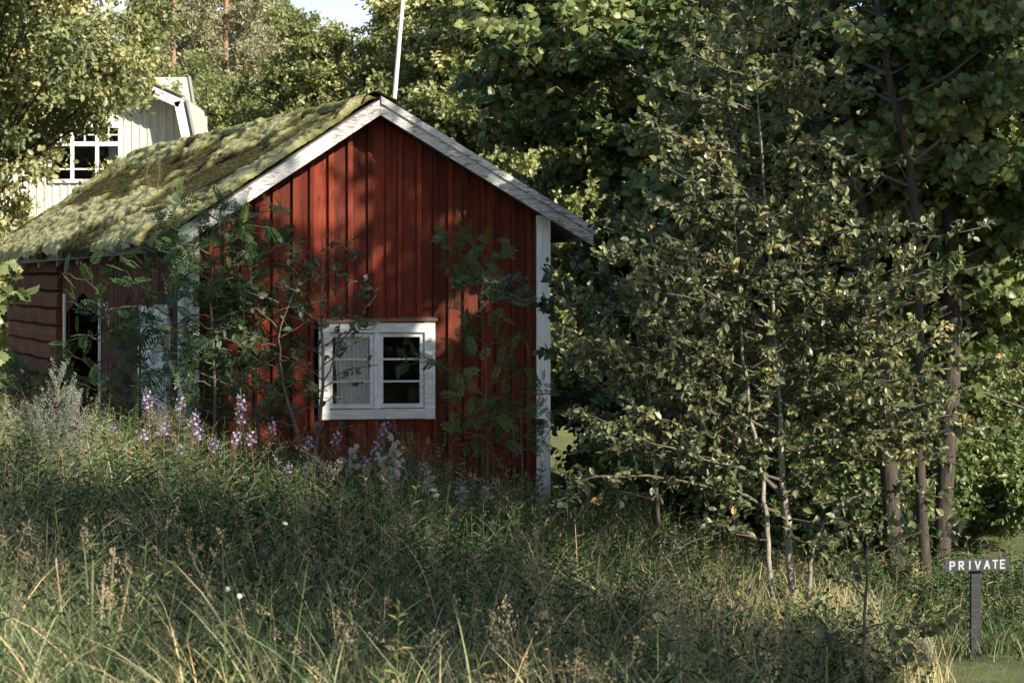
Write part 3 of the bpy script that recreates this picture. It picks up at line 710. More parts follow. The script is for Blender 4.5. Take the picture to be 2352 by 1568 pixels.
# ------------------------------------------------------------------ cream house
HD = 55.0
hb = P(170, 900, HD); hb[2] = gz(hb[0], HD)
house = thing('cream_house', hb, 'cream boarded house with a gambrel gable behind the oak', 'house')
def HP(px, py, y=HD): q = P(px, py, HD); q[1] = y; return q
def wall_poly(name, pts, y0, y1, mat, parent=house, var=.5, label=None, smooth=False):
    g = Geo(); n = len(pts); A_ = [np.array([p_[0], y0, p_[2]]) for p_ in pts]; B_ = [np.array([p_[0], y1, p_[2]]) for p_ in pts]
    Fs = [np.array([list(range(n))]), np.array([[n+i for i in range(n)][::-1]]), np.array([(i, n+i, n+(i+1) % n, (i+1) % n) for i in range(n)])]
    g.add(np.array(A_+B_), Fs, var); return part(g, name, M[mat], parent, label=label)
prof = [(-115, 350), (-92, 238), (170, 122), (424, 236), (447, 345)]
zb_h = hb[2]-.4
xl, xr = HP(-95, 0)[0], HP(432, 0)[0]
rg2 = random.Random(8)
def gam(px):      # wall top (px units) of the wing gable
    for (x0, y0), (x1, y1) in zip(prof[:-1], prof[1:]):
        if x0 <= px <= x1: return y0+(y1-y0)*(px-x0)/(x1-x0)
    return 345
wx0, wx1, wy0, wy1 = 112, 280, 285, 420       # window group
g = Geo(); px = -95
while px < 432:
    w_ = 18.2; a, b_ = px, min(px+w_-.5, 432)
    hole = a > wx0-2 and b_ < wx1+4
    segs = [(gam((a+b_)/2)+6, wy0+3), (wy1-3, None)] if hole else [(gam((a+b_)/2)+6, None)]
    for (t0, t1) in segs:
        z1 = HP(0, t0)[2]; z0 = zb_h if t1 is None else HP(0, t1)[2]
        g.box(HP(a, 0)[0], HP(b_, 0)[0], HD, HD+.04, z0, z1, var=rg2.random())
        g.box(HP(b_, 0)[0]-.02, HP(b_, 0)[0]+.025, HD-.02, HD-.002, z0, z1, var=rg2.random())
    px += w_
part(g, 'gable_wall', M['yellow'], house)
g = Geo(); y2 = HD+3.4
g.box(xr, xr+.05, HD+.05, y2, zb_h, HP(0, 330)[2], var=.5); g.box(xl-.05, xl, HD+.05, y2, zb_h, HP(0, 330)[2], var=.5)
g.box(xl, xr, y2, y2+.05, zb_h, HP(0, 240)[2], var=.5)
part(g, 'side_wall', M['yellow'], house)
# wing roof + barge
OVH = .55
g = Geo(); gb_ = Geo(); gt = Geo()
for (a, b_) in zip(prof[:-1], prof[1:]):
    A1, B1 = HP(*a), HP(*b_); n_ = unit(np.array([-(B1-A1)[2], 0, (B1-A1)[0]]))
    for (geo, y0, y1, t0, t1) in ((g, HD-OVH+.05, HD+2.7, 0, .10), (gb_, HD-OVH, HD-OVH+.045, -.17, .03), (gt, HD-OVH-.05, HD-OVH+.3, .102, .125)):
        vv = []
        for q in (A1, B1):
            for y_ in (y0, y1):
                for t_ in (t0, t1): vv.append((q[0]+n_[0]*t_, y_, q[2]+n_[2]*t_))
        geo.prism_pts(vv, var=.6)
rf = part(g, 'roof', M['metalroof'], house); part(gb_, 'barge_board', M['housewhite'], house); part(gt, 'roof_edge_strip', M['greenroof'], house)
# main body behind: steep front slope
g = Geo()
T0, T1 = P(-60, 178, 62), P(432, 178, 62); K0, K1 = P(-60, 232, 61.2), P(441, 232, 61.2); L0, L1 = P(-60, 352, 58.6), P(462, 345, 58.6)
for (a, b_, c_, d_) in ((T0, T1, K1, K0), (K0, K1, L1, L0)):
    V = np.array([a, b_, c_, d_]); V2 = V+np.array([0, .12, -.08]); g.add(np.r_[V, V2], [np.array([(0, 1, 2, 3), (7, 6, 5, 4), (0, 4, 5, 1), (2, 6, 7, 3), (1, 5, 6, 2), (0, 3, 7, 4)])], .5)
V = np.array([T0, T1, T1+(-.62, 4, -.9), T0+(-1, 4, -.9)]); g.add(np.r_[V, V+(0, 0, -.1)], [np.array([(0, 3, 2, 1), (4, 5, 6, 7), (0, 1, 5, 4), (2, 3, 7, 6), (1, 2, 6, 5), (0, 4, 7, 3)])], .5)
part(g, 'main_roof', M['metalroof'], house)
g = Geo(); g.tube([T1+(.03, -.02, .0), K1+(.03, -.02, 0), L1+(.03, -.02, 0)], .045, 6); part(g, 'main_roof_edge', M['greenroof'], house)
g = Geo(); bz = zb_h; x1 = L1[0]-.35
g.box(L0[0], x1, 58.9, 58.95, bz, L1[2], var=.5); g.box(x1-.05, x1, 58.96, 60.5, bz, L1[2], var=.5)
part(g, 'main_wall', M['yellow'], house)
# house window: transom row and casement row
g = Geo(); y0, y1 = HD-.07, HD-.021
def hbox(g, a, b_, t, bt, y0=y0, y1=y1, var=.5): g.box(HP(a, 0)[0], HP(b_, 0)[0], y0, y1, HP(0, bt)[2], HP(0, t)[2], var=var)
hbox(g, wx0, wx1, wy0, wy0+9); hbox(g, wx0, wx1, wy1-8, wy1); hbox(g, wx0, wx0+7, wy0+9, wy1-8); hbox(g, wx1-7, wx1, wy0+9, wy1-8)
hbox(g, wx0+7, wx1-7, 326, 336, y0+.005, y1)
for c_ in (167, 224): hbox(g, c_-4, c_+4, 336, wy1-8, y0+.006, y1); hbox(g, c_-4, c_+4, wy0+9, 326, y0+.006, y1)
hw = part(g, 'window', M['housewhite'], house)
for (a, b_) in ((119, 163), (171, 220), (228, 273)):
    g = Geo(); hbox(g, a, b_, 387, 390.5, y0+.01, y1-.005); part(g, 'glazing_bar', M['housewhite'], hw)
    g = Geo(); hbox(g, a, b_, 309, 311.5, y0+.01, y1-.005); hbox(g, (a+b_)/2-1.4, (a+b_)/2+1.4, 294, 326, y0+.009, y1-.006); part(g, 'transom_bar', M['housewhite'], hw)
for (a, b_) in ((119, 163), (171, 220), (228, 273)): g = Geo(); hbox(g, a, b_, 294, wy1-8, HD-.035, HD-.03); part(g, 'pane', M['glass'], hw)
g = Geo(); g.box(HP(wx0, 0)[0], HP(wx1, 0)[0], HD+.6, HD+.65, HP(0, wy1)[2], HP(0, wy0)[2]); part(g, 'dark_room', M['dark'], hw)
g = Geo(); n = 40; V = []
for z_ in (HP(0, 412)[2], HP(0, 336)[2]):
    for i in range(n): V.append((HP(248+25*i/(n-1), 0)[0], HD+.1+.02*math.sin(i*1.1), z_))
g.add(np.array(V), np.array([(i, i+1, n+i+1, n+i) for i in range(n-1)])); part(g, 'curtain', M['curtain'], hw, smooth=True)

exec_parts = True
# ------------------------------------------------------------------ background trees
def tree(name, label, cat, base, seed, woodmat, leafmat, group=None, woodname='trunk', **k):
    base = np.array([base[0], base[1], gz(base[0], base[1])-.05]) if len(base) == 2 else np.array(base, float)
    wood, fol = crown_tree(seed, base, **k)
    t_ = thing(name, base, label, cat, group)
    part(wood, woodname, M[woodmat], t_, smooth=True); part(fol, 'crown', M[leafmat], t_)
    return t_
def place(o, x, y, rot, s, label, group=None):
    c = copy_tree(o); c.location = (x, y, gz(x, y)-.05); c.rotation_euler = (0, 0, rot); c.scale = (s, s, s); c['label'] = label
    if group: c['group'] = group
    return c
def pxof(C): return C[:, 0]/C[:, 1]*F+1176
def pyof(C): return HOR-(C[:, 2]-E)/C[:, 1]*F
def xof(px, d): return (px-1176)/F*d
GB = 'leafy trees behind the barn'
oak = tree('oak_tree', 'big oak with sunlit lobed leaves hanging in front of the cream house', 'tree', (-10.2, 44), 11, 'bark', 'oak',
           H=9, tr=.28, cc=(0, 0, 7.0), rx=5.2, rz=5.0, facing=.7, ncl=340, lpc=430, T=TK, size=.118, clr=.85, flat=.6, twigs=9, inner=.7, limb_r=.05,
           keep=lambda C: (pxof(C) < 340) & ~((pxof(C) > 60) & (pyof(C) > 300)) & ~((pxof(C) > 290) & (pyof(C) > 150)) & ~((pxof(C) > 245) & (pyof(C) > 235)))
bt = tree('birch_tree', 'bushy sunlit birch filling the gap right of the cream house', 'tree', (xof(560, 62), 62), 21, 'barkthin', 'birch', GB,
          H=6.6, tr=.12, cc=(0, 0, 3.9), rx=2.5, rz=3.5, ncl=170, facing=.85, lpc=330, T=TQ, size=.115, clr=.7, flat=.8, twigs=8)
place(bt, xof(480, 66), 66, 1.0, 1.02, 'sunlit birch directly above the right edge of the cream house roof', GB)
place(bt, xof(640, 58), 58, 2.1, .72, 'low rounded birch right behind the middle of the barn ridge', GB)
place(bt, xof(375, 72), 72, 4.0, 1.15, 'tall birch showing over the oak top', GB)
at_ = tree('aspen_tree', 'tall cone shaped green tree just left of the wooden mast', 'tree', (xof(745, 50), 50), 31, 'barkthin', 'birch', GB,
           H=7.6, tr=.14, cc=(0, 0, 4.1), rx=1.75, rz=3.9, ncl=230, facing=.85, lpc=300, T=TQ, size=.108, clr=.6, flat=.7, twigs=8)
place(at_, xof(925, 54), 54, 1.3, 1.1, 'broad green tree right behind the wooden mast', GB)
place(at_, xof(1010, 50), 50, 2.3, 1.22, 'sunlit tree between the mast and the maples', GB)
place(at_, xof(1130, 47), 47, 3.9, 1.2, 'sunlit tree half hidden behind the left maple', GB)
place(at_, xof(690, 62), 62, 5.1, .68, 'shorter green tree beneath the tall pines', GB)
GR = 'sunlit trees seen through the maples'
for i, (px_, d_, s) in enumerate([(1290, 52, 1.15), (1450, 56, 1.2), (1620, 50, 1.1), (1790, 57, 1.25), (1960, 52, 1.15), (2120, 56, 1.2), (2290, 50, 1.2), (2440, 54, 1.2)]):
    place(at_ if i % 2 else bt, xof(px_, d_), d_, i*1.7, s*1.15, 'sunlit background tree glimpsed through gaps in the dark maples', GR)
# pines
def pine(seed, H):
    rs = np.random.RandomState(seed); wood, fol = Geo(), Geo()
    z = np.linspace(0, 1, 9)[:, None]; wood.tube(np.c_[.12*np.sin(z*4+seed), .12*np.cos(z*3), H*z], .20*(1-.8*z[:, 0]), 7)
    P_, A_, N_, Vv = [], [], [], []
    for zz in np.arange(H*.36, H, .42):
        for k in range(rs.randint(3, 5)):
            a = rs.rand()*6.28; f_ = (zz/H-.36)/.64; ln = (2.1*(1-f_)**.6+.35)*(.6+.6*rs.rand())*min(1, .45+f_*2.5)
            s = np.array([0, 0, zz]); e = s+np.array([math.cos(a)*ln, math.sin(a)*ln, .1+.3*rs.rand()]); mid = (s+e)/2-np.array([0, 0, .12])
            wood.tube(bez(s, mid, e, 4), np.linspace(.035, .01, 4), 3, cap=False)
            for q in range(int(3+3.5*ln)):
                t = .3+.7*rs.rand(); c = s+(e-s)*t+rs.randn(3)*.16; n = 26
                P_.append(c+rs.randn(n, 3)*.13*np.array([1, 1, .6])); A_.append(rs.randn(n, 3)+[0, 0, .5]); N_.append(rs.randn(n, 3)); Vv.append(np.clip(.45+.22*rs.randn()+.15*rs.randn(n), 0, 1))
    P_, A_, N_, Vv = map(np.concatenate, (P_, A_, N_, Vv))
    Tn = (np.array([(0, .05, 0), (1, .16, .1), (1, -.1, 0), (.9, .02, .3)], float), [np.array([(0, 1, 2), (0, 2, 3)])])
    fol.inst(Tn[0], Tn[1], P_, A_, N_, .20, Vv)
    return wood, fol
GP = 'tall pines on the slope far behind'
px0 = np.array([xof(570, 98), 98, 0]); w_, f_ = pine(3, 17); pz0 = gz(px0[0], px0[1])
pn = thing('pine_tree', (px0[0], px0[1], pz0), 'tall bare stemmed pine standing against the sky gap', 'tree', GP)
for geo, nm, mt in ((w_, 'trunk', 'pinebark'), (f_, 'crown', 'pine')):
    for q in range(len(geo.V)): geo.V[q] = geo.V[q]+np.array([px0[0], px0[1], pz0])
    part(geo, nm, M[mt], pn, smooth=nm == 'trunk')
for i, (px_, d_, s, lab) in enumerate([(628, 104, .72, 'pine with a narrow top right beside the white sky gap'), (515, 92, 1.0, 'orange stemmed pine left of the bare stemmed pine'),
                                    (455, 96, 1.02, 'pine rising over the birch above the cream house'), (545, 112, 1.05, 'pine half hidden between two nearer pines'), (395, 90, .95, 'leftmost pine of the group above the oak'), (665, 118, .72, 'small far pine at the foot of the sky gap'), (320, 100, 1.0, 'far pine hidden mostly by the oak top')]):
    place(pn, xof(px_, d_), d_, i*2.1, s, lab, GP)
# far-off wood on the hill
rs = np.random.RandomState(12); g = Geo(); n = 90000
c = np.c_[rs.uniform(-60, 60, 260), rs.uniform(112, 170, 260)]; ci = rs.randint(0, 260, n); hh = 6+5*rs.rand(260)
fz = rs.rand(n)**.8; rad = 2.2*(1-fz)**.6+.3; a = rs.rand(n)*6.28
pos = np.c_[c[ci, 0]+np.cos(a)*rad, c[ci, 1]+np.sin(a)*rad, 0*a]; pos[:, 2] = ground(c[ci, 0], c[ci, 1])+.5+fz*hh[ci]*np.where(abs(c[ci, 0]/c[ci, 1]*F+1176-730) < 120, .45, 1)
g.inst(TQ[0], TQ[1], pos, rs.randn(n, 3), rs.randn(n, 3)+[0, -.5, .6], .7, np.clip(.4+.25*rs.randn(n), 0, 1))
tag(part(g, 'distant_wood', M['spruce']), 'hazy woodland covering the far slope', 'woodland', kind='stuff')

# ------------------------------------------------------------------ maples on the right
GM = 'dark maples on the right'
def path(pts, d): return np.array([P(x, y, d+dd) for x, y, dd in pts])
def stemmed(name, label, pts, rads, d, woodmat, sides=10, cat='tree', group=None):
    tp = path(pts, d); tp[0, 2] = gz(tp[0, 0], tp[0, 1])-.1
    # resample
    t = np.linspace(0, len(tp)-1, len(tp)*3); tp2 = np.stack([np.interp(t, np.arange(len(tp)), tp[:, k]) for k in range(3)], 1)
    rr = np.interp(t, np.arange(len(tp)), rads)
    th = thing(name, (tp[0, 0], tp[0, 1], tp[0, 2]), label, cat, group)
    return th, tp2, rr
def px2r(w, d): return w/2/F*d
# each: label, trunk points (px,py,ddepth), widths px, depth, crown params
def maple(label, pts, wpx, d, seed, cc_px, rx, rz, ncl, lpc=150, size=.15, bark='bark', keep=None, clr=.66, leaf='maple', T=TM, extra=None):
    rads = [px2r(w, d) for w in wpx]; th, tp, rr = stemmed('maple_tree', label, pts, rads, d, bark, group=GM)
    wood = Geo(); wood.tube(tp, rr, 10)
    if extra:
        for e_pts, e_w in extra:
            ep = path(e_pts, d); wood.tube(ep, [px2r(w, d) for w in e_w], 7)
    c = P(*cc_px); kr = np.random.RandomState(seed+5)
    k0 = keep; keep = (lambda C: (k0(C) if k0 else True) & ((C[:, 1] > d+.35) | (kr.rand(len(C)) < .42) | (abs(pxof(C)-np.interp(pyof(C), [p_[1] for p_ in pts][::-1], [p_[0] for p_ in pts][::-1])) > 110)))
    b0 = tp[0]
    w2, fol = crown_tree(seed, b0, H=tp[-1, 2]-b0[2], tr=.1, cc=c-b0, rx=rx, rz=rz, ncl=int(ncl*1.35), lpc=int(lpc*1.25), T=T, size=size*.76, clr=clr, flat=.35, twigs=6, trunk_pts=tp, keep=keep, limb_r=.025, down=.35, facing=.6, inner=.8, toview=.25, limbs=.4)
    for V, F_ in zip(w2.V, w2.F): pass
    part(wood, 'trunk', M[bark], th, smooth=True)
    if w2.n: part(w2, 'branches', M['barkthin'], th, smooth=True)
    part(fol, 'crown', M[leaf], th)
    return th
# keep the maple leaves off the barn silhouette
def kp(C):
    x, y = pxof(C), pyof(C)
    return ((C[:, 1] > 31.5) | (x > 1490) | (y < 150)) & (x > 1110+np.clip(y-60, 0, 150)*.0) & (x > 1090+np.clip(y-250, 0, 400)*.75) & ~((x > 2230) & (y > 720)) & ~((x > 1900) & (y > 1150))
maple('thick maple whose bark catches the sun between the young tree and the wood edge',
      [(2062, 1400, 0), (2050, 1220, 0), (2028, 850, .1), (2005, 700, .1), (1976, 500, .2), (1960, 380, .2), (1945, 220, .3), (1925, 60, .4), (1915, -250, .5)],
      [50, 40, 44, 44, 40, 38, 34, 30, 16], 26.5, 41, (1880, 330, 28.2), 2.4, 2.6, 80, keep=kp,
      extra=[([(1950, 280, .2), (1905, 288, .0), (1835, 284, -.1)], [12, 9, 3]), ([(2017, 620, .1), (1960, 512, 0), (1914, 425, -.1), (1890, 330, -.1)], [16, 14, 12, 8]), ([(1965, 400, .2), (2010, 320, .4), (2080, 240, .6), (2120, 215, .6)], [18, 12, 9, 6])])
maple('slender dark curved maple stem leaning left towards its top',
      [(2128, 1396, 0), (2118, 1200, 0), (2110, 970, 0), (2112, 764, 0), (2109, 545, 0), (2089, 369, 0), (2058, 256, .1), (2037, 154, .1), (2012, 0, .2), (1995, -250, .3)],
      [34, 27, 22, 20, 19, 18, 17, 16, 15, 8], 25.4, 42, (2080, 130, 26.8), 2.0, 1.8, 60, keep=kp)
maple('darkest maple trunk of all, straight and nearest the PRIVATE sign',
      [(2160, 1392, 0), (2165, 1200, .1), (2182, 930, .1), (2188, 760, .1), (2186, 600, .1), (2181, 410, .1), (2162, 256, .2), (2142, 77, .2), (2130, -250, .3)],
      [46, 40, 44, 42, 40, 36, 32, 28, 14], 26.8, 43, (2240, 330, 27.8), 2.1, 2.6, 66, keep=kp)
maple('maple spreading its lower leaves just right of the barn gable',
      [(1722, 1235, 0), (1715, 1100, 0), (1700, 900, .1), (1680, 600, .1), (1660, 300, .2), (1640, -200, .2)],
      [64, 54, 46, 40, 34, 16], 30.5, 44, (1400, 420, 31.0), 2.2, 3.0, 130, keep=kp, lpc=150)
maple('far maple over the right barge board with its crown above the frame',
      [(1560, 1250, 0), (1555, 1000, 0), (1565, 500, 0), (1570, 100, 0), (1580, -300, 0)],
      [36, 34, 30, 26, 12], 33.5, 45, (1330, 120, 33.0), 2.4, 2.4, 90, keep=kp, lpc=150)
maple('shadowed maple filling the space under the right eave',
      [(1480, 1230, 0), (1470, 1050, 0), (1460, 800, 0), (1450, 500, 0)],
      [30, 26, 22, 12], 32.0, 46, (1440, 820, 32.4), 1.9, 2.2, 60, keep=kp, lpc=140)
maple('dim maple standing behind the young grey tree',
      [(1850, 1245, 0), (1846, 1000, 0), (1835, 600, 0), (1825, 200, 0), (1820, -250, 0)],
      [30, 28, 24, 20, 10], 32.5, 47, (1780, 650, 32.8), 2.6, 2.9, 60, keep=kp, lpc=130)
maple('maple at the right edge drooping leaves over the sign clearing',
      [(2420, 1260, 0), (2415, 900, 0), (2405, 500, 0), (2395, 100, 0), (2390, -250, 0)],
      [44, 40, 36, 30, 14], 28.0, 48, (2330, 420, 27.8), 1.9, 2.7, 60, keep=kp)

# ------------------------------------------------------------------ young tree and saplings
def sapling(name, label, cat, stems, d, leaf, leafmat, size, branches, seed, group=None, bark='barklight', dens=16, leafkeep=None, sides=7, spread=.35, twig=3, nrm_up=.6, berries=0, twl=.28):
    """stems: list of (pts, widths px); branches: list of (pts,widths) in px space with depth offsets"""
    rs = np.random.RandomState(seed)
    b0 = path(stems[0][0], d)[0]; b0[2] = gz(b0[0], b0[1])
    th = thing(name, b0, label, cat, group)
    tw = Geo(); lines = []
    for k, (pts, wp) in enumerate(stems):
        tp = path(pts, d)
        if k == 0 or pts[0][1] > 1000: tp[0, 2] = gz(tp[0, 0], tp[0, 1])-.04
        t = np.linspace(0, len(tp)-1, len(tp)*3); tp2 = np.stack([np.interp(t, np.arange(len(tp)), tp[:, q]) for q in range(3)], 1)
        wiggle = rs.randn(len(tp2), 3)*.006; tp2 = tp2+wiggle; rr = np.interp(t, np.arange(len(tp)), [px2r(w, d) for w in wp])
        g = Geo(); g.tube(tp2, rr, sides); part(g, 'trunk', M[bark], th, smooth=True)
    for pts, wp in branches:
        tp = path(pts, d); t = np.linspace(0, len(tp)-1, len(tp)*3)
        tp2 = np.stack([np.interp(t, np.arange(len(tp)), tp[:, q]) for q in range(3)], 1)+rs.randn(len(t), 3)*.012
        tw.tube(tp2, np.interp(t, np.arange(len(tp)), [px2r(w, d) for w in wp]), 5); lines.append(tp2)
    P_, A_, N_, Vv = [], [], [], []
    for tp2 in lines:
        L_ = np.linalg.norm(np.diff(tp2, axis=0), axis=1).sum(); nt_ = max(3, int(L_*twig/.3))
        seg = unit(tp2[-1]-tp2[0])
        for q in range(nt_):
            t = .12+.88*(q+rs.rand())/nt_; f = t*(len(tp2)-1); i = min(int(f), len(tp2)-2); s = tp2[i]+(tp2[i+1]-tp2[i])*(f-i)
            dr = unit(seg*.7+rs.randn(3)*.8+np.array([0, 0, .25])); ln = twl*(1.25-.6*t)*(.5+.9*rs.rand()); e = s+dr*ln
            mid = (s+e)/2+rs.randn(3)*.02; cv = bez(s, mid, e, 4); tw.tube(cv, np.linspace(.0032, .0012, 4), 3, cap=False)
            n = rs.poisson(dens*ln/.28)+2; tt = rs.rand(n); pos = s+(e-s)*tt[:, None]+rs.randn(n, 3)*.012
            P_.append(pos); A_.append(dr*.6+rs.randn(n, 3)*.7-[0, 0, .15]); N_.append(np.array([0, -.25, nrm_up])+rs.randn(n, 3)*.55); Vv.append(np.clip(.35+.15*rs.randn()+.22*rs.randn(n), 0, 1))
    P_, A_, N_, Vv = map(np.concatenate, (P_, A_, N_, Vv))
    if leafkeep is not None:
        kk = leafkeep(P_); P_, A_, N_, Vv = P_[kk], A_[kk], N_[kk], Vv[kk]
    part(tw, 'branches', M['barkthin'], th, smooth=True)
    fo = Geo(); fo.inst(leaf[0], leaf[1], P_, A_, N_, size*(.5+.85*rs.rand(len(P_))), Vv); part(fo, 'crown', M[leafmat], th)
    if berries:
        for q in range(berries):
            g = Geo(); c = lines[q % len(lines)][-1]+rs.randn(3)*.08; [g.tube([c+o_+(0, 0, -.005), c+o_, c+o_+(0, 0, .005)], [.002, .006, .002], 5) for o_ in rs.randn(14, 3)*.009]; part(g, 'berry_cluster', M['berry'], th)
    return th
def auto_branches(stem, n, y0, y1, reach, seed, up=.5, w=5, dd=.5, both=True):
    """branches springing off a stem given in px; reach(f) -> px length"""
    rs = np.random.RandomState(seed); out = []; ys_ = np.array([p[1] for p in stem][::-1], float); xs_ = np.array([p[0] for p in stem][::-1], float)
    for k in range(n):
        f = (k+.5*rs.rand())/n; y = y0+(y1-y0)*f; x = np.interp(y, ys_, xs_); s = (-1 if k % 2 else 1)
        ln = reach(f)*(.7+.5*rs.rand()); dz = dd*(rs.rand()*2-1); 
        out.append(([(x, y, 0), (x+s*ln*.45, y-ln*up*.35*(.5+rs.rand()), dz*.5), (x+s*ln, y-ln*up*(.3+.7*rs.rand()), dz)], [w, w*.6, 2]))
    return out
d = 21.5
st1 = [(1825, 1392, 0), (1812, 1250, 0), (1803, 1150, 0), (1796, 1050, 0), (1790, 900, 0), (1775, 700, 0), (1757, 450, 0), (1745, 300, 0), (1735, 130, 0), (1728, -30, 0)]
st2 = [(1776, 1440, -.2), (1768, 1300, -.2), (1762, 1200, -.2), (1748, 1080, -.1), (1722, 950, -.1), (1705, 800, -.1), (1692, 600, -.1), (1685, 480, -.1)]
br = auto_branches(st1, 60, 1130, -30, lambda f: 330*(1-f)**.7+75, 5, dd=.9)
br += auto_branches(st2, 22, 1080, 480, lambda f: 260*(1-f*.6), 6, dd=.7)
br += [([(1800, 1150, 0), (1740, 1060, -.1), (1650, 960, -.2), (1625, 930, -.2), (1540, 860, -.3)], [13, 10, 8, 7, 3]),
       ([(1795, 1180, 0), (1700, 1140, -.2), (1600, 1112, -.3), (1480, 1090, -.4), (1370, 1095, -.5), (1290, 1130, -.5)], [9, 8, 7, 6, 4, 2]),
       ([(1800, 1152, 0), (1870, 1100, .1), (1990, 1040, .1), (2140, 1000, 0), (2250, 985, 0)], [11, 9, 7, 5, 2]),
       ([(1800, 900, 0), (1862, 820, .1), (1930, 745, .2), (2080, 700, .1), (2180, 660, .1)], [10, 9, 6, 4, 2]),
       ([(1790, 950, 0), (1900, 900, .1), (2030, 930, .1), (2190, 920, .1)], [8, 7, 5, 2]),
       ([(1800, 1100, 0), (1650, 1060, -.4), (1480, 1010, -.6), (1350, 950, -.6)], [8, 6, 4, 2]),
       ([(1790, 1000, 0), (1600, 900, -.3), (1440, 820, -.5), (1300, 760, -.6)], [8, 6, 4, 2]),
       ([(1780, 760, 0), (1620, 660, -.3), (1480, 600, -.4), (1400, 590, -.4)], [8, 6, 4, 2]),
       ([(1800, 1170, 0), (1930, 1150, -.2), (2080, 1120, -.2), (2180, 1150, -.2)], [8, 6, 4, 2]),
       ([(1800, 1200, 0), (1900, 1200, -.3), (2010, 1215, -.5), (2110, 1260, -.6)], [7, 5, 4, 2]), ([(1800, 1230, 0), (1880, 1260, -.5), (1960, 1300, -.7)], [6, 4, 2]), ([(1770, 1240, 0), (1680, 1220, -.4), (1590, 1240, -.6), (1520, 1290, -.7)], [6, 4, 3, 2]),
       ([(1760, 500, 0), (1650, 380, -.2), (1540, 300, -.2), (1490, 280, -.2)], [7, 5, 4, 2])]
for y_ in range(560, 1150, 60): br += auto_branches([(1790, y_+10, 0), (1790, y_-10, 0)], 2, y_, y_-6, lambda f: 430, y_, up=.25, dd=1.1)
young = sapling('young_alder', 'young grey green tree with pale slender stems in the right foreground', 'tree', [(st1, [20, 18, 17, 14, 11, 9, 7, 5, 4, 2]), (st2, [14, 12, 11, 10, 9, 8, 5, 3]),
        ([(1850, 1368, .1), (1862, 1300, .1), (1874, 1240, .1), (1900, 1185, .1), (1940, 1145, .1)], [11, 10, 9, 8, 5])], d, TO, 'alder', .074, br, 77, dens=17, twl=.28, twig=2.9,
        leafkeep=lambda C: ~((pyof(C) > 1225+110*(pxof(C) > 1850)) | ((pxof(C) < 1275) & (pyof(C) < 1080))))
# thin dark sapling in the right foreground
sapling('thin_sapling', 'thin dark sapling rising from the grass left of the PRIVATE sign', 'sapling',
        [([(1990, 1640, 0), (1985, 1500, 0), (1986, 1400, 0), (1992, 1280, 0), (2005, 1190, 0)], [9, 8, 7, 6, 3])], 17.5, TO, 'alder', .085,
        [([(1986, 1450, 0), (2030, 1428, 0), (2080, 1440, .0), (2130, 1462, 0)], [5, 4, 3, 2]), ([(1988, 1380, 0), (1950, 1330, 0), (1930, 1300, 0)], [4, 3, 2]), ([(1990, 1300, 0), (2050, 1250, .1), (2120, 1220, .1), (2170, 1240, .1)], [5, 4, 3, 2]),
         ([(1986, 1500, 0), (1930, 1470, 0), (1890, 1480, 0)], [4, 3, 2]), ([(1988, 1520, 0), (2050, 1500, 0), (2090, 1520, 0)], [4, 3, 2])], 78, bark='barkthin', dens=9)
# sallow whose branch reaches across the right corner board
sallow = sapling('sallow_bush', 'grey leaved sallow branch reaching across the right corner of the barn', 'bush',
        [([(1520, 1290, 0), (1505, 1100, 0), (1490, 900, 0), (1470, 780, 0)], [12, 10, 8, 5])], 24.5, TO, 'sallow', .095,
        [([(1500, 1000, 0), (1420, 860, 0), (1340, 780, 0), (1230, 700, 0), (1130, 662, 0), (1050, 650, 0)], [8, 7, 6, 5, 4, 2]), ([(1490, 900, 0), (1400, 760, 0), (1320, 700, 0), (1260, 640, 0)], [7, 5, 4, 2]),
         ([(1500, 1000, 0), (1400, 900, 0), (1310, 840, 0), (1270, 800, 0)], [6, 5, 4, 2]), ([(1475, 800, 0), (1440, 700, 0), (1400, 640, 0), (1330, 620, 0)], [6, 5, 3, 2]), ([(1500, 1050, 0), (1420, 1010, 0), (1340, 1000, 0)], [5, 4, 2]),
         ([(1505, 1150, 0), (1400, 1120, 0), (1330, 1140, 0), (1260, 1150, 0)], [6, 5, 4, 2])], 79, bark='barkthin', dens=15)
# sallow in front of the window
sapling('sallow_sapling', 'slender forked sallow sapling standing in front of the barn window', 'sapling',
        [([(712, 1150, 0), (728, 1010, 0), (742, 900, 0), (738, 750, 0), (742, 620, 0), (740, 530, 0)], [10, 9, 8, 6, 4, 2]),
         ([(708, 1150, 0), (690, 1020, 0), (662, 930, 0), (645, 850, 0), (640, 760, 0), (690, 640, 0)], [9, 8, 7, 5, 4, 2])], 26.6, TO, 'sallow', .082,
        auto_branches([(742, 900, 0), (740, 560, 0)], 13, 900, 560, lambda f: 110*(1-f*.4), 8, up=.9, w=3.5, dd=.3)+auto_branches([(690, 1020, 0), (645, 850, 0), (640, 700, 0)], 13, 1010, 640, lambda f: 120, 9, up=.7, w=3.5, dd=.3)
        +[([(742, 880, 0), (800, 760, 0), (850, 700, 0), (868, 660, 0)], [4, 3, 3, 2]), ([(740, 700, 0), (790, 720, 0), (860, 750, -.1)], [3, 2, 2]), ([(740, 640, 0), (690, 580, 0), (650, 560, 0)], [3, 2, 2])], 80, bark='barkthin', dens=5, twig=1.6, twl=.2)
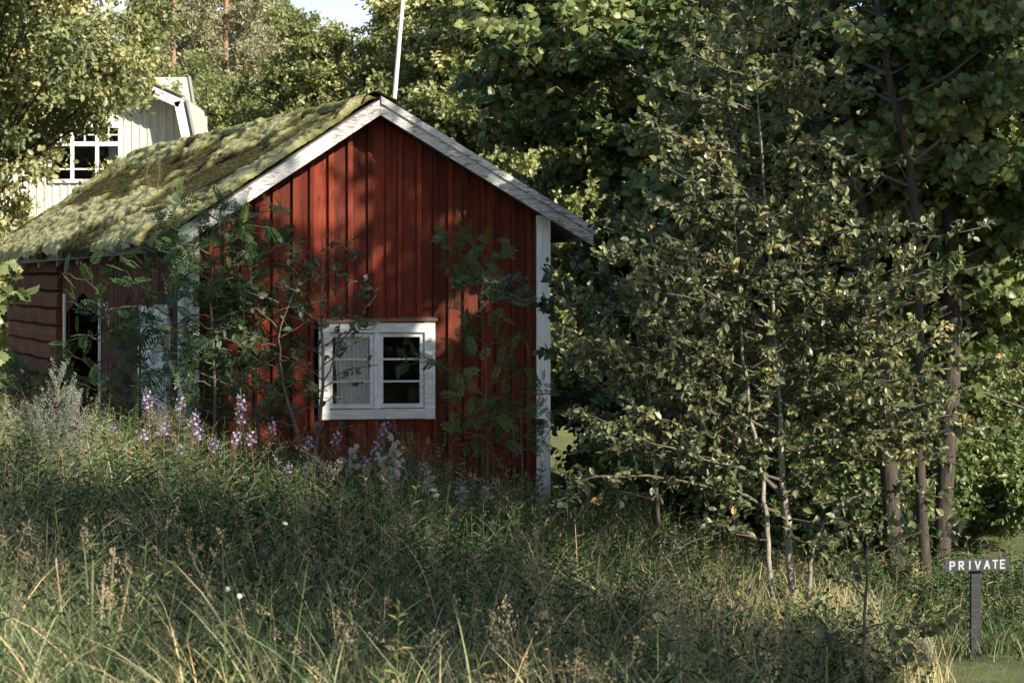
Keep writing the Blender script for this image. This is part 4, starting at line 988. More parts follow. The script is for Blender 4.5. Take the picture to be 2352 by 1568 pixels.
# rowans
GW = 'rowan saplings in front of the barn'
def rowan(label, stem, wp, d, n, reach, seed, size=.19, dens=3.0, extra=[], berries=0, y1=None, twl=.2, twig=1.6, mat='rowan'):
    return sapling('rowan_sapling', label, 'sapling', [(stem, wp)], d, TP, mat, size,
                   auto_branches(stem, n, stem[0][1]-150, stem[-1][1], reach, seed, up=.45, w=4, dd=.35)+extra, seed+1, group=GW, bark='barkthin', dens=dens, twig=twig, twl=twl, nrm_up=.7, berries=berries)
rowan('dark rowan covering the left corner board of the gable', [(500, 1120, 0), (495, 950, 0), (490, 800, 0), (480, 650, 0), (505, 490, 0)], [9, 8, 7, 5, 2], 27.0, 34, lambda f: 135-30*f, 101, berries=2, dens=3.8)
rowan('tall rowan against the sunlit red boards left of the window', [(600, 1120, 0), (590, 950, 0), (585, 800, 0), (575, 620, 0), (560, 480, 0)], [9, 8, 7, 5, 2], 27.2, 32, lambda f: 115-40*f, 103, dens=3.6)
rowan('rowan with spreading leaves in front of the white plank door', [(380, 1100, 0), (395, 950, 0), (400, 800, 0), (380, 650, 0), (350, 560, 0)], [8, 7, 6, 5, 2], 27.4, 16, lambda f: 115-20*f, 105, dens=2.6)
rowan('rowan hiding the dark doorway under the mossy eave', [(250, 1080, 0), (255, 950, 0), (250, 800, 0), (245, 690, 0)], [7, 6, 5, 2], 27.6, 9, lambda f: 95, 107, dens=2.2, extra=[([(260, 760, 0), (220, 660, 0), (160, 630, 0)], [3, 2, 2])])
rowan('rowan between the door and the doorway reaching up to the eave', [(320, 1090, 0), (322, 950, 0), (320, 800, 0), (315, 600, 0)], [7, 6, 5, 2], 28.6, 9, lambda f: 85, 109, dens=2.2)
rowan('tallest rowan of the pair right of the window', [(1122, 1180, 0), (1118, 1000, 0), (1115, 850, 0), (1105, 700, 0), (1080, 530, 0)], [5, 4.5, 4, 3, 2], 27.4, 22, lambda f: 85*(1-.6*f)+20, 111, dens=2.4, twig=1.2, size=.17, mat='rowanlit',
      extra=[([(1110, 900, -.1), (1040, 850, -.2), (980, 830, -.3), (925, 840, -.3)], [3, 2.5, 2, 1.5]), ([(1115, 1000, 0), (1060, 1000, -.1), (1000, 990, -.1)], [3, 2, 1.5])])
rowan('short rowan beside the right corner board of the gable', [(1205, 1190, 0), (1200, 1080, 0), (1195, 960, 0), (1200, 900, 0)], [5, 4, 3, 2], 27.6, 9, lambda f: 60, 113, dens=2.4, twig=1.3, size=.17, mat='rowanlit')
rowan('low rowan shoots at the left end of the log wall', [(60, 1080, 0), (70, 950, 0), (60, 850, 0)], [6, 5, 2], 28.6, 12, lambda f: 80, 115, dens=2.6)
# maple sprig at the left edge
sapling('maple_sapling', 'young maple poking bright lobed leaves in at the left edge', 'sapling',
        [([(-120, 1150, 0), (-115, 900, 0), (-110, 700, 0), (-100, 560, 0)], [14, 12, 10, 6])], 26.0, TM, 'birch', .13,
        [([(-112, 780, 0), (-60, 700, 0), (-10, 650, 0), (50, 640, 0)], [6, 5, 4, 2]), ([(-112, 820, 0), (-50, 760, 0), (0, 690, 0), (40, 690, 0)], [6, 5, 4, 2]), ([(-110, 740, 0), (-60, 640, 0), (0, 610, 0)], [5, 4, 2]), ([(-112, 900, 0), (-60, 850, 0), (-10, 830, 0)], [5, 4, 2])], 82, bark='barkthin', dens=7, twl=.2)
# shrubs under the cream house window
GH = 'bushes below the cream house'
for i, (px_, py_, r_, lab) in enumerate([(60, 560, 1.1, 'yellowish bush at the left edge above the moss roof'), (200, 480, .95, 'sunlit bush under the cream house window'), (305, 420, .7, 'small leafy bush touching the far end of the moss roof'), (-110, 640, 1.2, 'bush beside the pale boards at the left frame edge')]):
    b_ = P(px_, py_, 44.5+i*.6); zb = gz(b_[0], b_[1])
    tree('garden_bush', lab, 'bush', (b_[0], b_[1]), 60+i, 'barkthin', 'oak', GH, H=b_[2]-zb, tr=.05, cc=(0, 0, b_[2]-zb-.5), rx=r_*1.15, rz=r_*1.1, ncl=34, lpc=260, T=TO, size=.10, clr=.42, flat=.9, inner=.7, limb_r=.02, woodname='stem', vbias=.15)
# bushes closing the view under the maples
GU = 'undergrowth bushes below the maples'
for i, (px_, d_, h_, lab) in enumerate([(1420, 32, 1.8, 'dark bush a little right of the barn corner'), (1500, 34, 1.5, 'dark bush under the maples behind the sallow'), (1640, 31.5, 1.6, 'dark bush left of the thick dark trunk'), (1900, 33, 1.7, 'dark bush behind the pale young stems'), (2330, 34, 1.6, 'bush behind the PRIVATE sign at the right edge'),
    (2000, 29.5, 1.5, 'dark bush between the two left maple trunks'), (2110, 30.5, 1.3, 'dark bush right behind the curved maple stem'), (2215, 29.5, 1.0, 'low bush behind the left end of the PRIVATE board'), (2300, 31.5, 1.15, 'leafy bush behind the right end of the PRIVATE board'), (1950, 27.6, .9, 'small bush at the foot of the thick maple'),
    (1790, 28.5, 1.25, 'bush directly behind the feet of the young tree'), (1500, 28.5, 1.0, 'low dark bush in front of the sallow stem')]):
    x_ = xof(px_, d_)
    tree('hazel_bush', lab, 'bush', (x_, d_), 90+i, 'barkthin', 'maple', GU, H=h_, tr=.04, cc=(0, 0, h_*.75), rx=.95, rz=.8*h_/1.6, ncl=40, lpc=160, T=TO, size=.11, clr=.4, flat=.8, inner=.7, limb_r=.015, woodname='stem')
place(bt, xof(2290, 40), 40, .4, .55, 'light feathery tree at the right edge beyond the clearing')

# ------------------------------------------------------------------ trees outside the frame whose shade falls on the yard
GS = 'trees beside the viewer'
sh = tree('shade_tree', 'leafy tree standing out of view to the right', 'tree', (9.5, 9.7), 301, 'bark', 'maple', GS, H=12, tr=.2, cc=(0, 0, 8.5), rx=3.6, rz=3.6, ncl=112, lpc=110, T=TQ, size=.22, clr=.85, flat=.5, twigs=6, inner=.8)
SHADE = [(8.3, 21.7, .9, .64, .97), (8.5, 19.0, 2.0, .72, 1.14), (9.2, 6.4, 3.0, .85, .85)]
for i, (x_, y_, r_, s_, sz_) in enumerate(SHADE): place(sh, x_, y_, r_, s_, 'leafy tree standing out of view to the right', GS).scale = (s_, s_, sz_)
# ------------------------------------------------------------------ meadow
rs = np.random.RandomState(99)
def lawn_mask(x, y):
    """1 on the mown lawn at lower right"""
    px = x/y*F+1176
    xl = 2.9+.10*(fbm(y*1.1, y*0+3)-.5)*6-.0*(y-19)
    return ((x > 3.0+.22*(y-18.5)+.25*(fbm(y*2, x*2)-.5)) & (y < 21.6)) | ((y > 27.2) & (x > 2.6))
def in_barn(x, y, m=.15):
    d = np.stack([x-O0[0], y-O0[1]], -1); det = gv[0]*sv[1]-gv[1]*sv[0]
    u = (d[..., 0]*sv[1]-d[..., 1]*sv[0])/det; w = (gv[0]*d[..., 1]-gv[1]*d[..., 0])/det
    return (u > -m*.6) & (u < WID+m*.6) & (w > -m) & (w < LEN+m)
def scatter(n, y0, y1, lawn=False, k=.245, m=1.0, pw=1):
    y = y0+(y1-y0)*rs.rand(n)**pw; x = (rs.rand(n)*2-1)*(k*y+m)
    w = rs.rand(n) < (k*y+m)/(k*y1+m)
    x, y = x[w], y[w]; ok = ~in_barn(x, y) & (lawn_mask(x, y) == lawn)
    ok &= rs.rand(len(x)) < .25+1.3*np.clip(fbm(x*1.3, y*1.3)-.15, 0, 1) if not lawn else ok
    return x[ok], y[ok]
def blades(x, y, h, wd, lean, var, geo, seg=4):
    n = len(x); z = ground(x, y); az = rs.rand(n)*6.283; ln = lean*(.3+rs.rand(n)); t = np.linspace(0, 1, seg)[None]
    wind = -.12*h
    px = x[:, None]+(np.cos(az)*ln+wind)[:, None]*h[:, None]*t**2.0; py = y[:, None]+(np.sin(az)*ln)[:, None]*h[:, None]*t**2.0
    pz = z[:, None]-.03+h[:, None]*(t-.28*np.clip(ln[:, None], 0, 2)*t**3)
    c = np.stack([px, py, pz], -1); fa = rs.rand(n)*6.283; wv = np.stack([np.cos(fa), np.sin(fa), 0*fa], -1)[:, None]*wd[:, None, None]*((1-t**1.6)*.95+.05)[..., None]
    V = np.stack([c-wv, c+wv], 2).reshape(n, seg*2, 3)
    q = np.array([(2*i, 2*i+1, 2*i+3, 2*i+2) for i in range(seg-1)]); Fq = (q[None]+(np.arange(n)*seg*2)[:, None, None]).reshape(-1, 4)
    geo.add(V.reshape(-1, 3), Fq, np.repeat(var, seg*2)); return c[:, -1], c[:, -1]-c[:, -2]
g = Geo()
def hfac(x, y): return np.where(x < -1.5, .82, 1.0)*(1-.55*sst(1.0, 3.2, x)*(y > 16))*(1+.25*sst(16, 11, y)*(x < -1))
x, y = scatter(70000, 9.5, 34)
n = len(x); h = (.20+.34*rs.rand(n)+.16*fbm(x*.8, y*.8))*hfac(x, y)
blades(x, y, h, .002+.003*rs.rand(n), .7, np.clip(.05+.12*rs.randn(n)+.4*(rs.rand(n) > .94), 0, 1), g)
cx, cy = scatter(5200, 9.5, 34); m = len(cx); k = rs.poisson(20, m)+4; ti = np.repeat(np.arange(m), k); n = len(ti)
sp = (.03+.07*rs.rand(m))[ti]; x = cx[ti]+rs.randn(n)*sp; y = cy[ti]+rs.randn(n)*sp
hb_ = (.40+.38*rs.rand(m)+.25*fbm(cx*.8, cy*.8)); tone = np.clip(.34+.26*rs.randn(m)+.9*(fbm(cx*.9+50, cy*.9+20, 3)-.45)+.30*(rs.rand(m) > .86), 0, 1)
blades(x, y, hb_[ti]*(.6+.55*rs.rand(n))*hfac(x, y), (.0018+.0022*rs.rand(m))[ti]*(.8+.5*rs.rand(n)), (.45+.7*rs.rand(m))[ti], np.clip(tone[ti]+.12*rs.randn(n), 0, 1), g, 5)
x, y = scatter(11000, 9.5, 24); n = len(x)     # broad bent blades and long dry ones
blades(x, y, (.5+.5*rs.rand(n))*hfac(x, y), .0045+.006*rs.rand(n), 1.0, np.clip(.35+.25*rs.randn(n)+.5*(rs.rand(n) > .8), 0, 1), g, 7)
x, y = scatter(5000, 9.5, 28); n = len(x)
blades(x, y, (.6+.45*rs.rand(n))*hfac(x, y), .0013+.001*rs.rand(n), 1.0, np.clip(.72+.18*rs.randn(n), 0, 1), g, 6)
x = rs.uniform(-3.6, -.4, 2600); y = rs.uniform(10, 13.6, 2600); n = 2600    # tan patch at lower left
blades(x, y, .35+.35*rs.rand(n), .003+.003*rs.rand(n), .8, np.clip(.68+.18*rs.randn(n), 0, 1), g, 6)
x = rs.uniform(1.2, 3.3, 2600); y = rs.uniform(17.5, 22.5, 2600)              # tan patch below the young tree
blades(x, y, .35+.45*rs.rand(n), .002+.003*rs.rand(n), .5, np.clip(.82+.15*rs.randn(n), 0, 1), g, 5)
tag(part(g, 'tall_grass', M['grass']), 'tall uncut meadow grass, green with straw coloured blades', 'grass', kind='stuff')
# seed-head culms
g = Geo(); x, y = scatter(5200, 9.5, 31); n = len(x); hh = (.62+.40*rs.rand(n))*hfac(x, y)
tip, td = blades(x, y, hh, np.full(n, .0013), .45, np.clip(.7+.2*rs.randn(n), .2, 1), g, 5)
td = unit(td); k = 16; t = rs.rand(n, k, 1); ln = (.05+.10*rs.rand(n))[:, None, None]; sp = (.05+.22*rs.rand(n)**2)[:, None, None]
pos = (tip[:, None]-td[:, None]*ln*t+rs.randn(n, k, 3)*ln*sp*t).reshape(-1, 3)
ax = (td[:, None]+rs.randn(n, k, 3)*.35).reshape(-1, 3)
g.inst(TQ[0]*[1, .5, 1], TQ[1], pos, ax, rs.randn(n*k, 3), .011+.009*rs.rand(n*k), np.repeat(np.clip(.62+.3*rs.randn(n), 0, 1), k))
cx, cy = scatter(260, 10, 29); m = len(cx); kk = rs.poisson(5, m)+1; ti = np.repeat(np.arange(m), kk); n = len(ti); x = cx[ti]+rs.randn(n)*.12; y = cy[ti]+rs.randn(n)*.12
tip, td = blades(x, y, (.75+.35*rs.rand(n))*hfac(x, y), np.full(n, .0016), .5, np.clip(.55+.2*rs.randn(n), 0, 1), g, 6); td = unit(td); k = 46; t = rs.rand(n, k, 1)
pos = (tip[:, None]-td[:, None]*.17*t+rs.randn(n, k, 3)*.022*np.sin(t*2.6+.3)).reshape(-1, 3)
g.inst(TQ[0]*[1, .45, 1], TQ[1], pos, (td[:, None]+rs.randn(n, k, 3)*.5).reshape(-1, 3), rs.randn(n*k, 3), .013+.008*rs.rand(n*k), np.repeat(np.clip(.75+.25*rs.randn(n), 0, 1), k))
tag(part(g, 'seed_grass', M['straw']), 'dry straw stalks with seed heads scattered through the meadow', 'grass', kind='stuff')
# leafy weeds: stem with lance leaves
def forb(geo, x, y, h, leafT, lsize, nl, var, top=.1, lean=.12, bushy=0):
    n = len(x); z = ground(x, y)
    for i in range(n):
        l_ = rs.randn(2)*lean*h[i]; s = np.array([x[i], y[i], z[i]-.03]); e = s+np.array([l_[0], l_[1], h[i]])
        k = nl; t = (np.arange(k)+rs.rand(k))/k*(1-top)+top; a = np.arange(k)*2.4+rs.rand()*6; pos = s+(e-s)*t[:, None]
        el = .35+.5*t; ax = np.stack([np.cos(a), np.sin(a), el], 1)
        geo.inst(leafT[0], leafT[1], pos, ax+rs.randn(k, 3)*.15, np.c_[-np.cos(a)*.4, -np.sin(a)*.4, np.ones(k)]+rs.randn(k, 3)*.2, lsize*(1.15-.75*t)*(.8+.4*rs.rand(k)), np.clip(var[i]+.14*rs.randn(k), 0, 1))
        geo.tube([s, (s+e)/2+rs.randn(3)*.01, e], [.0035, .003, .001], 3, var=.8, cap=False)
g = Geo(); x, y = scatter(4600, 10.5, 30); kk = rs.rand(len(x)) < np.where(y > 18, 1, .4); x, y = x[kk], y[kk]; n = len(x)
forb(g, x, y, (.50+.45*rs.rand(n))*hfac(x, y), TL, .15, 26, np.clip(.35+.3*rs.randn(n), 0, 1))
x, y = scatter(800, 11, 29); n = len(x); forb(g, x, y, .3+.35*rs.rand(n), TO, .075, 16, np.clip(.3+.3*rs.randn(n), 0, 1), lean=.25)
x, y = scatter(1500, 10.5, 24); n = len(x); kk = fbm(x*1.1+7, y*1.1, 3) > .47; x, y = x[kk], y[kk]; n = len(x)   # broad leaved clumps
forb(g, x, y, .22+.35*rs.rand(n), (TO[0]*[1, 1.1, 1], TO[1]), .16, 12, np.clip(.25+.25*rs.randn(n), 0, 1), lean=.3)
x = rs.uniform(1.6, 3.4, 260); y = rs.uniform(17.3, 21.5, 260); kk = x < 3.0+.22*(y-18.5); x, y = x[kk], y[kk]; n = len(x)
forb(g, x, y, .25+.35*rs.rand(n), TO, .13, 14, np.clip(.35+.3*rs.randn(n), 0, 1), lean=.3)
tag(part(g, 'leafy_weeds', M['forb']), 'leafy wild herbs and weeds mixed in the meadow', 'weeds', kind='stuff')
# lawn
g = Geo(); x, y = scatter(420000, 15, 32, lawn=True, m=.6); n = len(x); print('lawn', n)
h = .035+.05*rs.rand(n); blades(x, y, h, .0022+.002*rs.rand(n), 1.0, np.clip(.4+.25*rs.randn(n)+.5*(fbm(x*2, y*2)-.45), 0, 1), g, 2)
tag(part(g, 'lawn', M['lawn']), 'short mown lawn in front of the sign', 'lawn', kind='stuff')
# tufts round the post
g = Geo(); n = 500; a = rs.rand(n)*6.28; r_ = rs.rand(n)*.55; x = sb0[0]+np.cos(a)*r_*1.8+.1; y = sd_+.25+np.sin(a)*r_*.8
blades(x, y, .15+.32*rs.rand(n), .003+.003*rs.rand(n), .9, np.clip(.3+.3*rs.randn(n), 0, 1), g, 5)
x = rs.uniform(3.6, 7.5, 4500); y = rs.uniform(21.3, 26.9, 4500)
blades(x, y, .12+.24*rs.rand(4500), .003+.003*rs.rand(4500), .7, np.clip(.4+.3*rs.randn(4500), 0, 1), g, 4)
tag(part(g, 'unmown_tufts', M['grass']), 'unmown grass tufts around the sign post and the tree feet', 'grass', kind='stuff')

# ------------------------------------------------------------------ single flowers and tall plants
def at_px(px, d): x = xof(px, d); return np.array([x, d, gz(x, d)])
def petals(geo, c, r, n, rs_, var=.5, up=(0, -.6, .6)):
    a = np.arange(n)*6.283/n+rs_.rand()*6; u_ = unit(np.array(up)+rs_.randn(3)*.3); e1 = unit(np.cross(u_, [0, 0, 1.])+1e-3); e2 = np.cross(u_, e1)
    ax = np.cos(a)[:, None]*e1+np.sin(a)[:, None]*e2; geo.inst(np.array([(0, 0, 0), (.6, .38, .1), (1, 0, .2), (.6, -.38, .1)], float), [np.array([(0, 3, 2, 1)])], np.repeat(c[None], n, 0), ax, np.repeat(u_[None], n, 0), r, np.clip(var+.2*rs_.randn(n), 0, 1))
def fireweed(seed, h):
    r_ = np.random.RandomState(seed); st, lf, fl = Geo(), Geo(), Geo()
    top = np.array([r_.randn()*.06, r_.randn()*.06, h]); mid = top*.5+[r_.randn()*.02, 0, 0]; cv = bez(np.zeros(3), mid, top, 9); st.tube(cv, np.linspace(.005, .0018, 9), 5, var=.7)
    def on(t): f = t*8; i = min(int(f), 7); return cv[i]+(cv[i+1]-cv[i])*(f-i)
    n = 34; t = np.linspace(.12, .70, n); a = np.arange(n)*2.4; pos = np.array([on(q) for q in t])
    lf.inst(TL[0], TL[1], pos, np.c_[np.cos(a), np.sin(a), .5+0*a]+r_.randn(n, 3)*.15, np.c_[-np.cos(a)*.4, -np.sin(a)*.4, 1+0*a], .13*(1.1-.4*t), np.clip(.4+.25*r_.randn(n), 0, 1))
    n = 34
    for k in range(n):      # seed pods spreading from the stalk
        q = .62+.28*k/n; s = on(q); an = k*2.4; ln = .075*(1.1-.3*k/n); dr = np.array([math.cos(an), math.sin(an), .55]); st.tube([s, s+dr*ln*.5, s+dr*ln+[0, 0, .012]], [.0012, .0016, .0008], 3, var=.9, cap=False)
    fl.tube(cv[5:], np.linspace(.0026, .0015, 4), 4, var=.1, cap=False)
    for k in range(13):
        q = .80+.15*k/13+.01*r_.rand(); s = on(q); an = k*2.4+1; dr = np.array([math.cos(an), math.sin(an), .1*r_.randn()]); c = s+dr*(.055-.02*k/13)*(.7+.6*r_.rand()); fl.tube([s, c], [.001, .0008], 3, var=.2, cap=False); petals(fl, c, .0175, 4, r_, .5, up=tuple(dr+[0, -.2, 0]))
    for k in range(10): s = on(.96+.04*k/10); an = k*2.4; dr = np.array([math.cos(an), math.sin(an), .4]); st.tube([s, s+dr*.014], [.002, .0006], 3, var=1, cap=False)
    return st, lf, fl
GF = 'fireweed plants in bloom along the barn'
fwp = []
for k in range(4):
    th = thing('fireweed', (0, 0, 0), 'x', 'wildflower', GF); a_, b_, c_ = fireweed(500+k, 1.12)
    part(a_, 'stem', M['stemred'], th); part(b_, 'leaves', M['forb'], th); part(c_, 'flowers', M['lilac'], th); fwp.append(th)
FW = [(355, 895, 24.0, 'against the white plank door'), (405, 910, 24.4, 'at the right edge of the white plank door'), (375, 965, 23.2, 'low before the white plank door'), (430, 945, 24.2, 'at the left corner board'), (455, 975, 23.5, 'right of the left corner board'),
      (572, 900, 25.0, 'tallest of those left of the sallow sapling'), (560, 935, 24.6, 'under the dark rowan'), (612, 965, 24.6, 'beside the forked sallow sapling'), (590, 990, 24.0, 'below the rowan leaves'), (525, 990, 23.6, 'in the thick of the weeds left of the sapling'), (400, 1020, 22.6, 'front and lowest by the door'),
      (270, 975, 24.5, 'in front of the doorway'), (185, 970, 24.8, 'beside the grey mugwort'), (735, 1000, 25.0, 'right under the left end of the window sill'), (775, 990, 25.2, 'under the middle of the window sill'), (650, 1055, 24.4, 'at the foot of the forked sapling'), (725, 1050, 24.6, 'low against the shaded boards'),
      (770, 1070, 24.2, 'among the white thistle fluff'), (875, 965, 25.4, 'tall and full of seed pods right of the window middle'), (850, 1010, 25.0, 'beside the tall podded one'), (830, 1050, 24.6, 'left of the thickest thistle fluff'), (985, 1062, 25.6, 'alone against the red boards on the right'), (935, 1055, 25.2, 'right of the thickest thistle fluff'),
      (1062, 1098, 25.4, 'rightmost of all by the barn foot'), (15, 960, 25.5, 'at the left frame edge'), (650, 1110, 23.4, 'below the sapling among yellowing weeds'), (900, 1120, 24.0, 'low in the weeds under the window'), (330, 985, 23.6, 'left of the door frame'), (488, 1010, 23.0, 'between the corner board and the rowan')]
for i, (px_, py_, d_, lab) in enumerate(FW):
    b0 = at_px(px_, d_); o = fwp[i] if i < 4 else copy_tree(fwp[i % 4]); H_ = P(px_, py_-14, d_)[2]-b0[2]
    o.location = tuple(b0-[0, 0, .02]); s = max(.55, H_/1.12); o.scale = (1, 1, s); o.rotation_euler = (R(rs.randn()*3), R(rs.randn()*4), rs.rand()*6); o['label'] = 'lilac fireweed '+lab
    o['category'] = 'wildflower'; o['group'] = GF
def thistle(seed, h=.9):
    r_ = np.random.RandomState(seed); st, lf, fl = Geo(), Geo(), Geo(); top = np.array([0, 0, h]); st.tube([(0, 0, 0), (.01, 0, h*.5), top], [.005, .004, .002], 5, var=.2)
    n = 18; t = np.linspace(.15, .9, n); a = np.arange(n)*2.4; lf.inst(TK[0], TK[1], np.c_[0*t, 0*t, h*t], np.c_[np.cos(a), np.sin(a), .3+0*a], np.c_[0*a, 0*a, 1+0*a]+r_.randn(n, 3)*.3, .13*(1.1-.5*t), np.clip(.3+.2*r_.randn(n), 0, 1))
    fl.tube([(0, 0, h*.5), top], [.003, .0025], 4, var=0, cap=False)
    for k in range(13):
        z0 = h*(.62+.36*r_.rand()); an = r_.rand()*6.28; e = np.array([math.cos(an)*.11*r_.rand()+.01, math.sin(an)*.09*r_.rand(), z0+.06+.10*r_.rand()]); fl.tube([(0, 0, z0-.08), e*[.5, .5, 1]-[0, 0, .04], e], [.002, .0015, .0012], 3, var=.3, cap=False)
        m = 130; d = unit(r_.randn(m, 3)+[0, 0, .35]); fl.inst(np.array([(0, .04, 0), (1, .11, 0), (1, -.11, 0)], float), [np.array([(0, 2, 1)])], np.repeat(e[None], m, 0)+d*.003, d, r_.randn(m, 3), .016+.016*r_.rand(m), np.clip(.6+.3*r_.randn(m), 0, 1))
    return st, lf, fl
GT = 'thistles gone to white fluff below the window'; tps = []
for k in range(2):
    th = thing('thistle', (0, 0, 0), 'x', 'wildflower', GT); a_, b_, c_ = thistle(600+k)
    part(a_, 'stem', M['forb'], th); part(b_, 'leaves', M['forb'], th); part(c_, 'seed_fluff', M['fluff'], th); tps.append(th)
TH_ = [(800, 1015, 25.0, 'thistle fluff below the window middle, left of the main cluster'), (908, 1000, 25.3, 'thistle with its fluff highest, just under the sill'), (885, 1035, 25.0, 'thistle with the thickest white fluff cluster'), (905, 1065, 24.7, 'thistle leaning into the thickest cluster from the right'), (880, 1085, 24.5, 'lower thistle beneath the thickest cluster'), (988, 1085, 25.0, 'thistle fluff against the shaded boards right of the window'),
       (1062, 1118, 25.0, 'small thistle by the right half of the wall foot'), (1115, 1120, 25.2, 'rightmost thistle before the corner board'), (990, 1110, 24.6, 'low thistle right of the fireweeds'), (700, 1065, 24.6, 'single pale thistle at the forked sapling foot')]
for i, (px_, py_, d_, lab) in enumerate(TH_):
    b0 = at_px(px_, d_); o = tps[i] if i < 2 else copy_tree(tps[i % 2]); H_ = P(px_, py_-12, d_)[2]-b0[2]; s = max(.5, H_/1.02)
    o.location = tuple(b0-[0, 0, .02]); o.scale = (1, 1, s); o.rotation_euler = (0, 0, i*1.3); o['label'] = lab; o['category'] = 'wildflower'; o['group'] = GT
# mugwort
def mugwort(label, px_, d_, ytop, seed, nb=34, group='grey mugwort plants', wide=1):
    r_ = np.random.RandomState(seed); b0 = at_px(px_, d_); H_ = P(px_, ytop, d_)[2]-b0[2]; th = thing('mugwort', b0, label, 'weed', group); st, fl, lf = Geo(), Geo(), Geo()
    s0 = b0-[0, 0, .03]; top = b0+[r_.randn()*.05, 0, H_]; st.tube([s0, (s0+top)/2+[.02, 0, 0], top], [.006, .005, .002], 5, var=.6)
    Pp = []
    for k in range(nb):
        t = .30+.7*k/nb; s = s0+(top-s0)*t; an = r_.rand()*6.28; ln = (.50*(1-t)+.10)*(.7+.5*r_.rand())*wide; e = s+np.array([math.cos(an)*ln*.55, math.sin(an)*ln*.4, ln*.85]); mid = s+(e-s)*.5+[math.cos(an)*ln*.12, 0, -.04]
        cv = bez(s, mid, e, 5); st.tube(cv, np.linspace(.002, .0008, 5), 3, var=.3, cap=False); m = int(150*ln/.35); tt = r_.rand(m)**.7
        q = cv[np.clip((tt*4).astype(int), 0, 3)]; q2 = cv[np.clip((tt*4).astype(int)+1, 0, 4)]; Pp.append(q+(q2-q)*((tt*4) % 1)[:, None]+r_.randn(m, 3)*.009)
    Pp = np.concatenate(Pp); n = len(Pp); fl.inst(TQ[0], TQ[1], Pp, r_.randn(n, 3)+[0, 0, .4], r_.randn(n, 3), .013, np.clip(.5+.3*r_.randn(n), 0, 1))
    n = 40; t = r_.rand(n)*.7+.05; a = r_.rand(n)*6.28; lf.inst(TL[0]*[1, 2.2, 1], TL[1], s0+(top-s0)*t[:, None], np.c_[np.cos(a), np.sin(a), .4+0*a], np.c_[0*a, 0*a, 1+0*a]+r_.randn(n, 3)*.3, .11, np.clip(.3+.2*r_.randn(n), 0, 1))
    part(st, 'stem', M['stemred'], th); part(fl, 'seed_heads', M['mug'], th); part(lf, 'leaves', M['forb'], th)
mugwort('tall grey mugwort in front of the log wall', 130, 21.5, 845, 701, 46, wide=1.15)
mugwort('grey mugwort leaning just right of the tallest one', 185, 21.0, 900, 702, 30)
mugwort('grey mugwort left of the tallest one', 75, 21.8, 930, 703, 30)
mugwort('lone mugwort between the young tree and the sign', 2125, 18.6, 1445, 704, 18, wide=.5)
# tan broken stalks at lower left
GK = 'broken tan stalks at the lower left'
for i, (x0, y0, x1, y1, w_, lab) in enumerate([(205, 1480, 212, 1290, 9, 'straight tan stalk, second from the left'), (232, 1470, 262, 1260, 8, 'stalk with a reddish tip leaning right'), (238, 1500, 300, 1310, 7, 'dark stalk leaning furthest right'), (155, 1500, 128, 1285, 7, 'brown stalk leaning left'), (216, 1490, 240, 1300, 8, 'pale stalk in the middle of the clump')]):
    d_ = 13.2; b0 = P(x0, y0, d_); b0[2] = gz(b0[0], d_)-.03; e = P(x1, y1, d_+.05*i); g = Geo(); r_ = px2r(w_, d_)
    g.tube([b0, (b0+e)/2+(.006, 0, 0), e, e+(.004, 0, .012)], [r_, r_*.95, r_*.8, r_*.2], 7, var=.2+.15*i)
    o = part(g, 'dry_stalk', M['straw'], smooth=True, base=b0); tag(o, lab, 'stalk', GK)
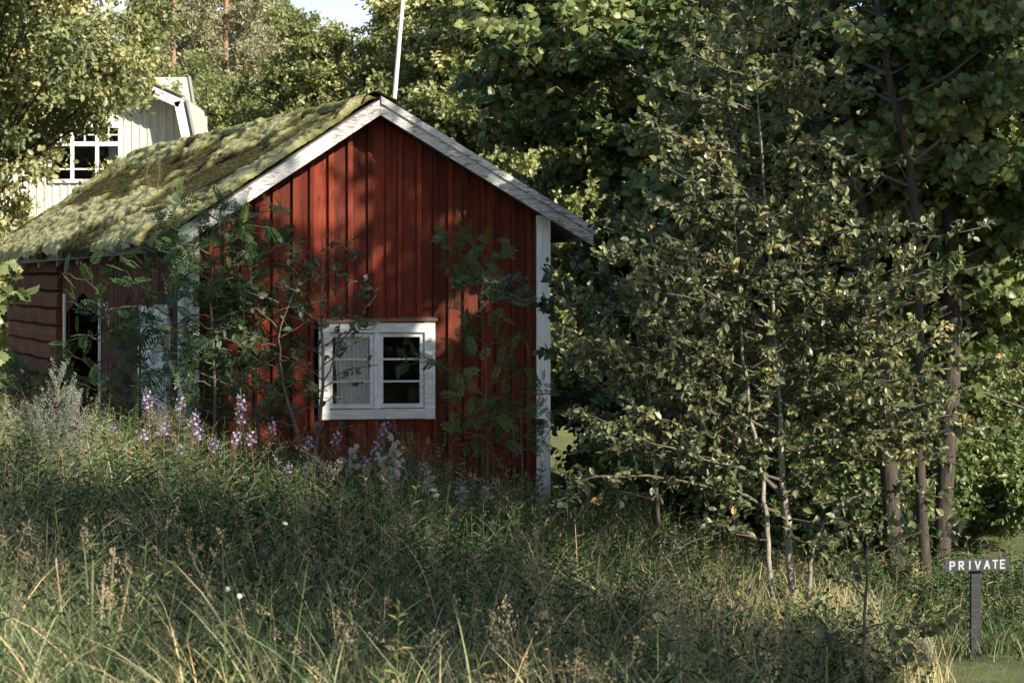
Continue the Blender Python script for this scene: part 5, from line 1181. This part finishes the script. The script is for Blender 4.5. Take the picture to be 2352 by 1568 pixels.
# small single blossoms
def bloom(px_, py_, d_, r_, n, mat, label, cat='flower', group=None, seed=0):
    rr = np.random.RandomState(seed+int(px_)); c = P(px_, py_, d_); b0 = np.array([c[0]+rr.randn()*.03, d_+.02, gz(c[0], d_)]); th = thing('meadow_flower', b0, label, cat, group); g = Geo()
    g.tube([b0-[0, 0, .02], (b0+c)/2+[rr.randn()*.02, 0, 0], c], [.002, .0018, .0013], 4, var=.4); part(g, 'stem', M['forb'], th); g = Geo(); petals(g, c, r_, n, rr); petals(g, c+[0, -.002, .002], r_*.6, n, rr); part(g, 'blossom', M[mat], th)
GY = 'small yellow flowers low in the meadow'; GWh = 'small white flowers low in the meadow'
for i, (px_, py_) in enumerate([(1478, 1445), (1490, 1424), (1502, 1438), (1558, 1437), (1232, 1452), (1640, 1492), (1652, 1500), (1690, 1500), (1703, 1510), (1718, 1497), (1748, 1500), (1766, 1502), (1700, 1548), (1255, 1490)]):
    bloom(px_, py_, 13.6, .011, 8, 'petal_y', 'small yellow flower, number %s from the left among the low yellow ones' % ['', 'one', 'two'][0] if False else 'small yellow flower low in the meadow', 'flower', GY, 9)
for (px_, py_, lab) in [(550, 1368, 'white flower right of the dark hollow near the lower edge'), (523, 1352, 'white flower leaning left of its twin near the lower edge'), (655, 1072+130, 'white round blossom in mid meadow below the window'), (600, 1475, 'white blossom nearest the lower edge')]: bloom(px_, py_, 13.8, .017, 7, 'petal_w', lab, 'flower', GWh, 5)
for (px_, py_, lab) in [(437, 1320, 'pink clover blossom in the left half of the meadow'), (470, 1360, 'faded pink blossom right of the pink clover'), (1620, 1434, 'pink blossom left of the young tree feet')]: bloom(px_, py_, 14.5, .013, 9, 'petal_p', lab, 'flower', 'pink flowers in the meadow', 5)
HAZE_D = 0
if HAZE_D:
    me = bpy.data.meshes.new('haze'); x0, x1, y0, y1, z0, z1 = -90, 90, -12, 175, -1.6, 24.
    me.from_pydata([(x, y, z) for x in (x0, x1) for y in (y0, y1) for z in (z0, z1)], [], [(0, 1, 3, 2), (4, 6, 7, 5), (0, 4, 5, 1), (2, 3, 7, 6), (0, 2, 6, 4), (1, 5, 7, 3)])
    hz = bpy.data.objects.new('haze', me); sc.collection.objects.link(hz); hz['kind'] = 'stuff'
    hm = bpy.data.materials.new('haze_air'); hm.use_nodes = True; ht = hm.node_tree; ht.nodes.clear()
    ho = ht.nodes.new('ShaderNodeOutputMaterial'); hv = ht.nodes.new('ShaderNodeVolumePrincipled')
    hv.inputs['Density'].default_value = HAZE_D; hv.inputs['Color'].default_value = (.85, .9, 1, 1); hv.inputs['Anisotropy'].default_value = .3
    ht.links.new(hv.outputs[0], ho.inputs['Volume']); me.materials.append(hm)
tot = 0
for o in sc.objects:
    if o.type == 'MESH': tot += len(o.data.polygons)
print('POLYS', tot)
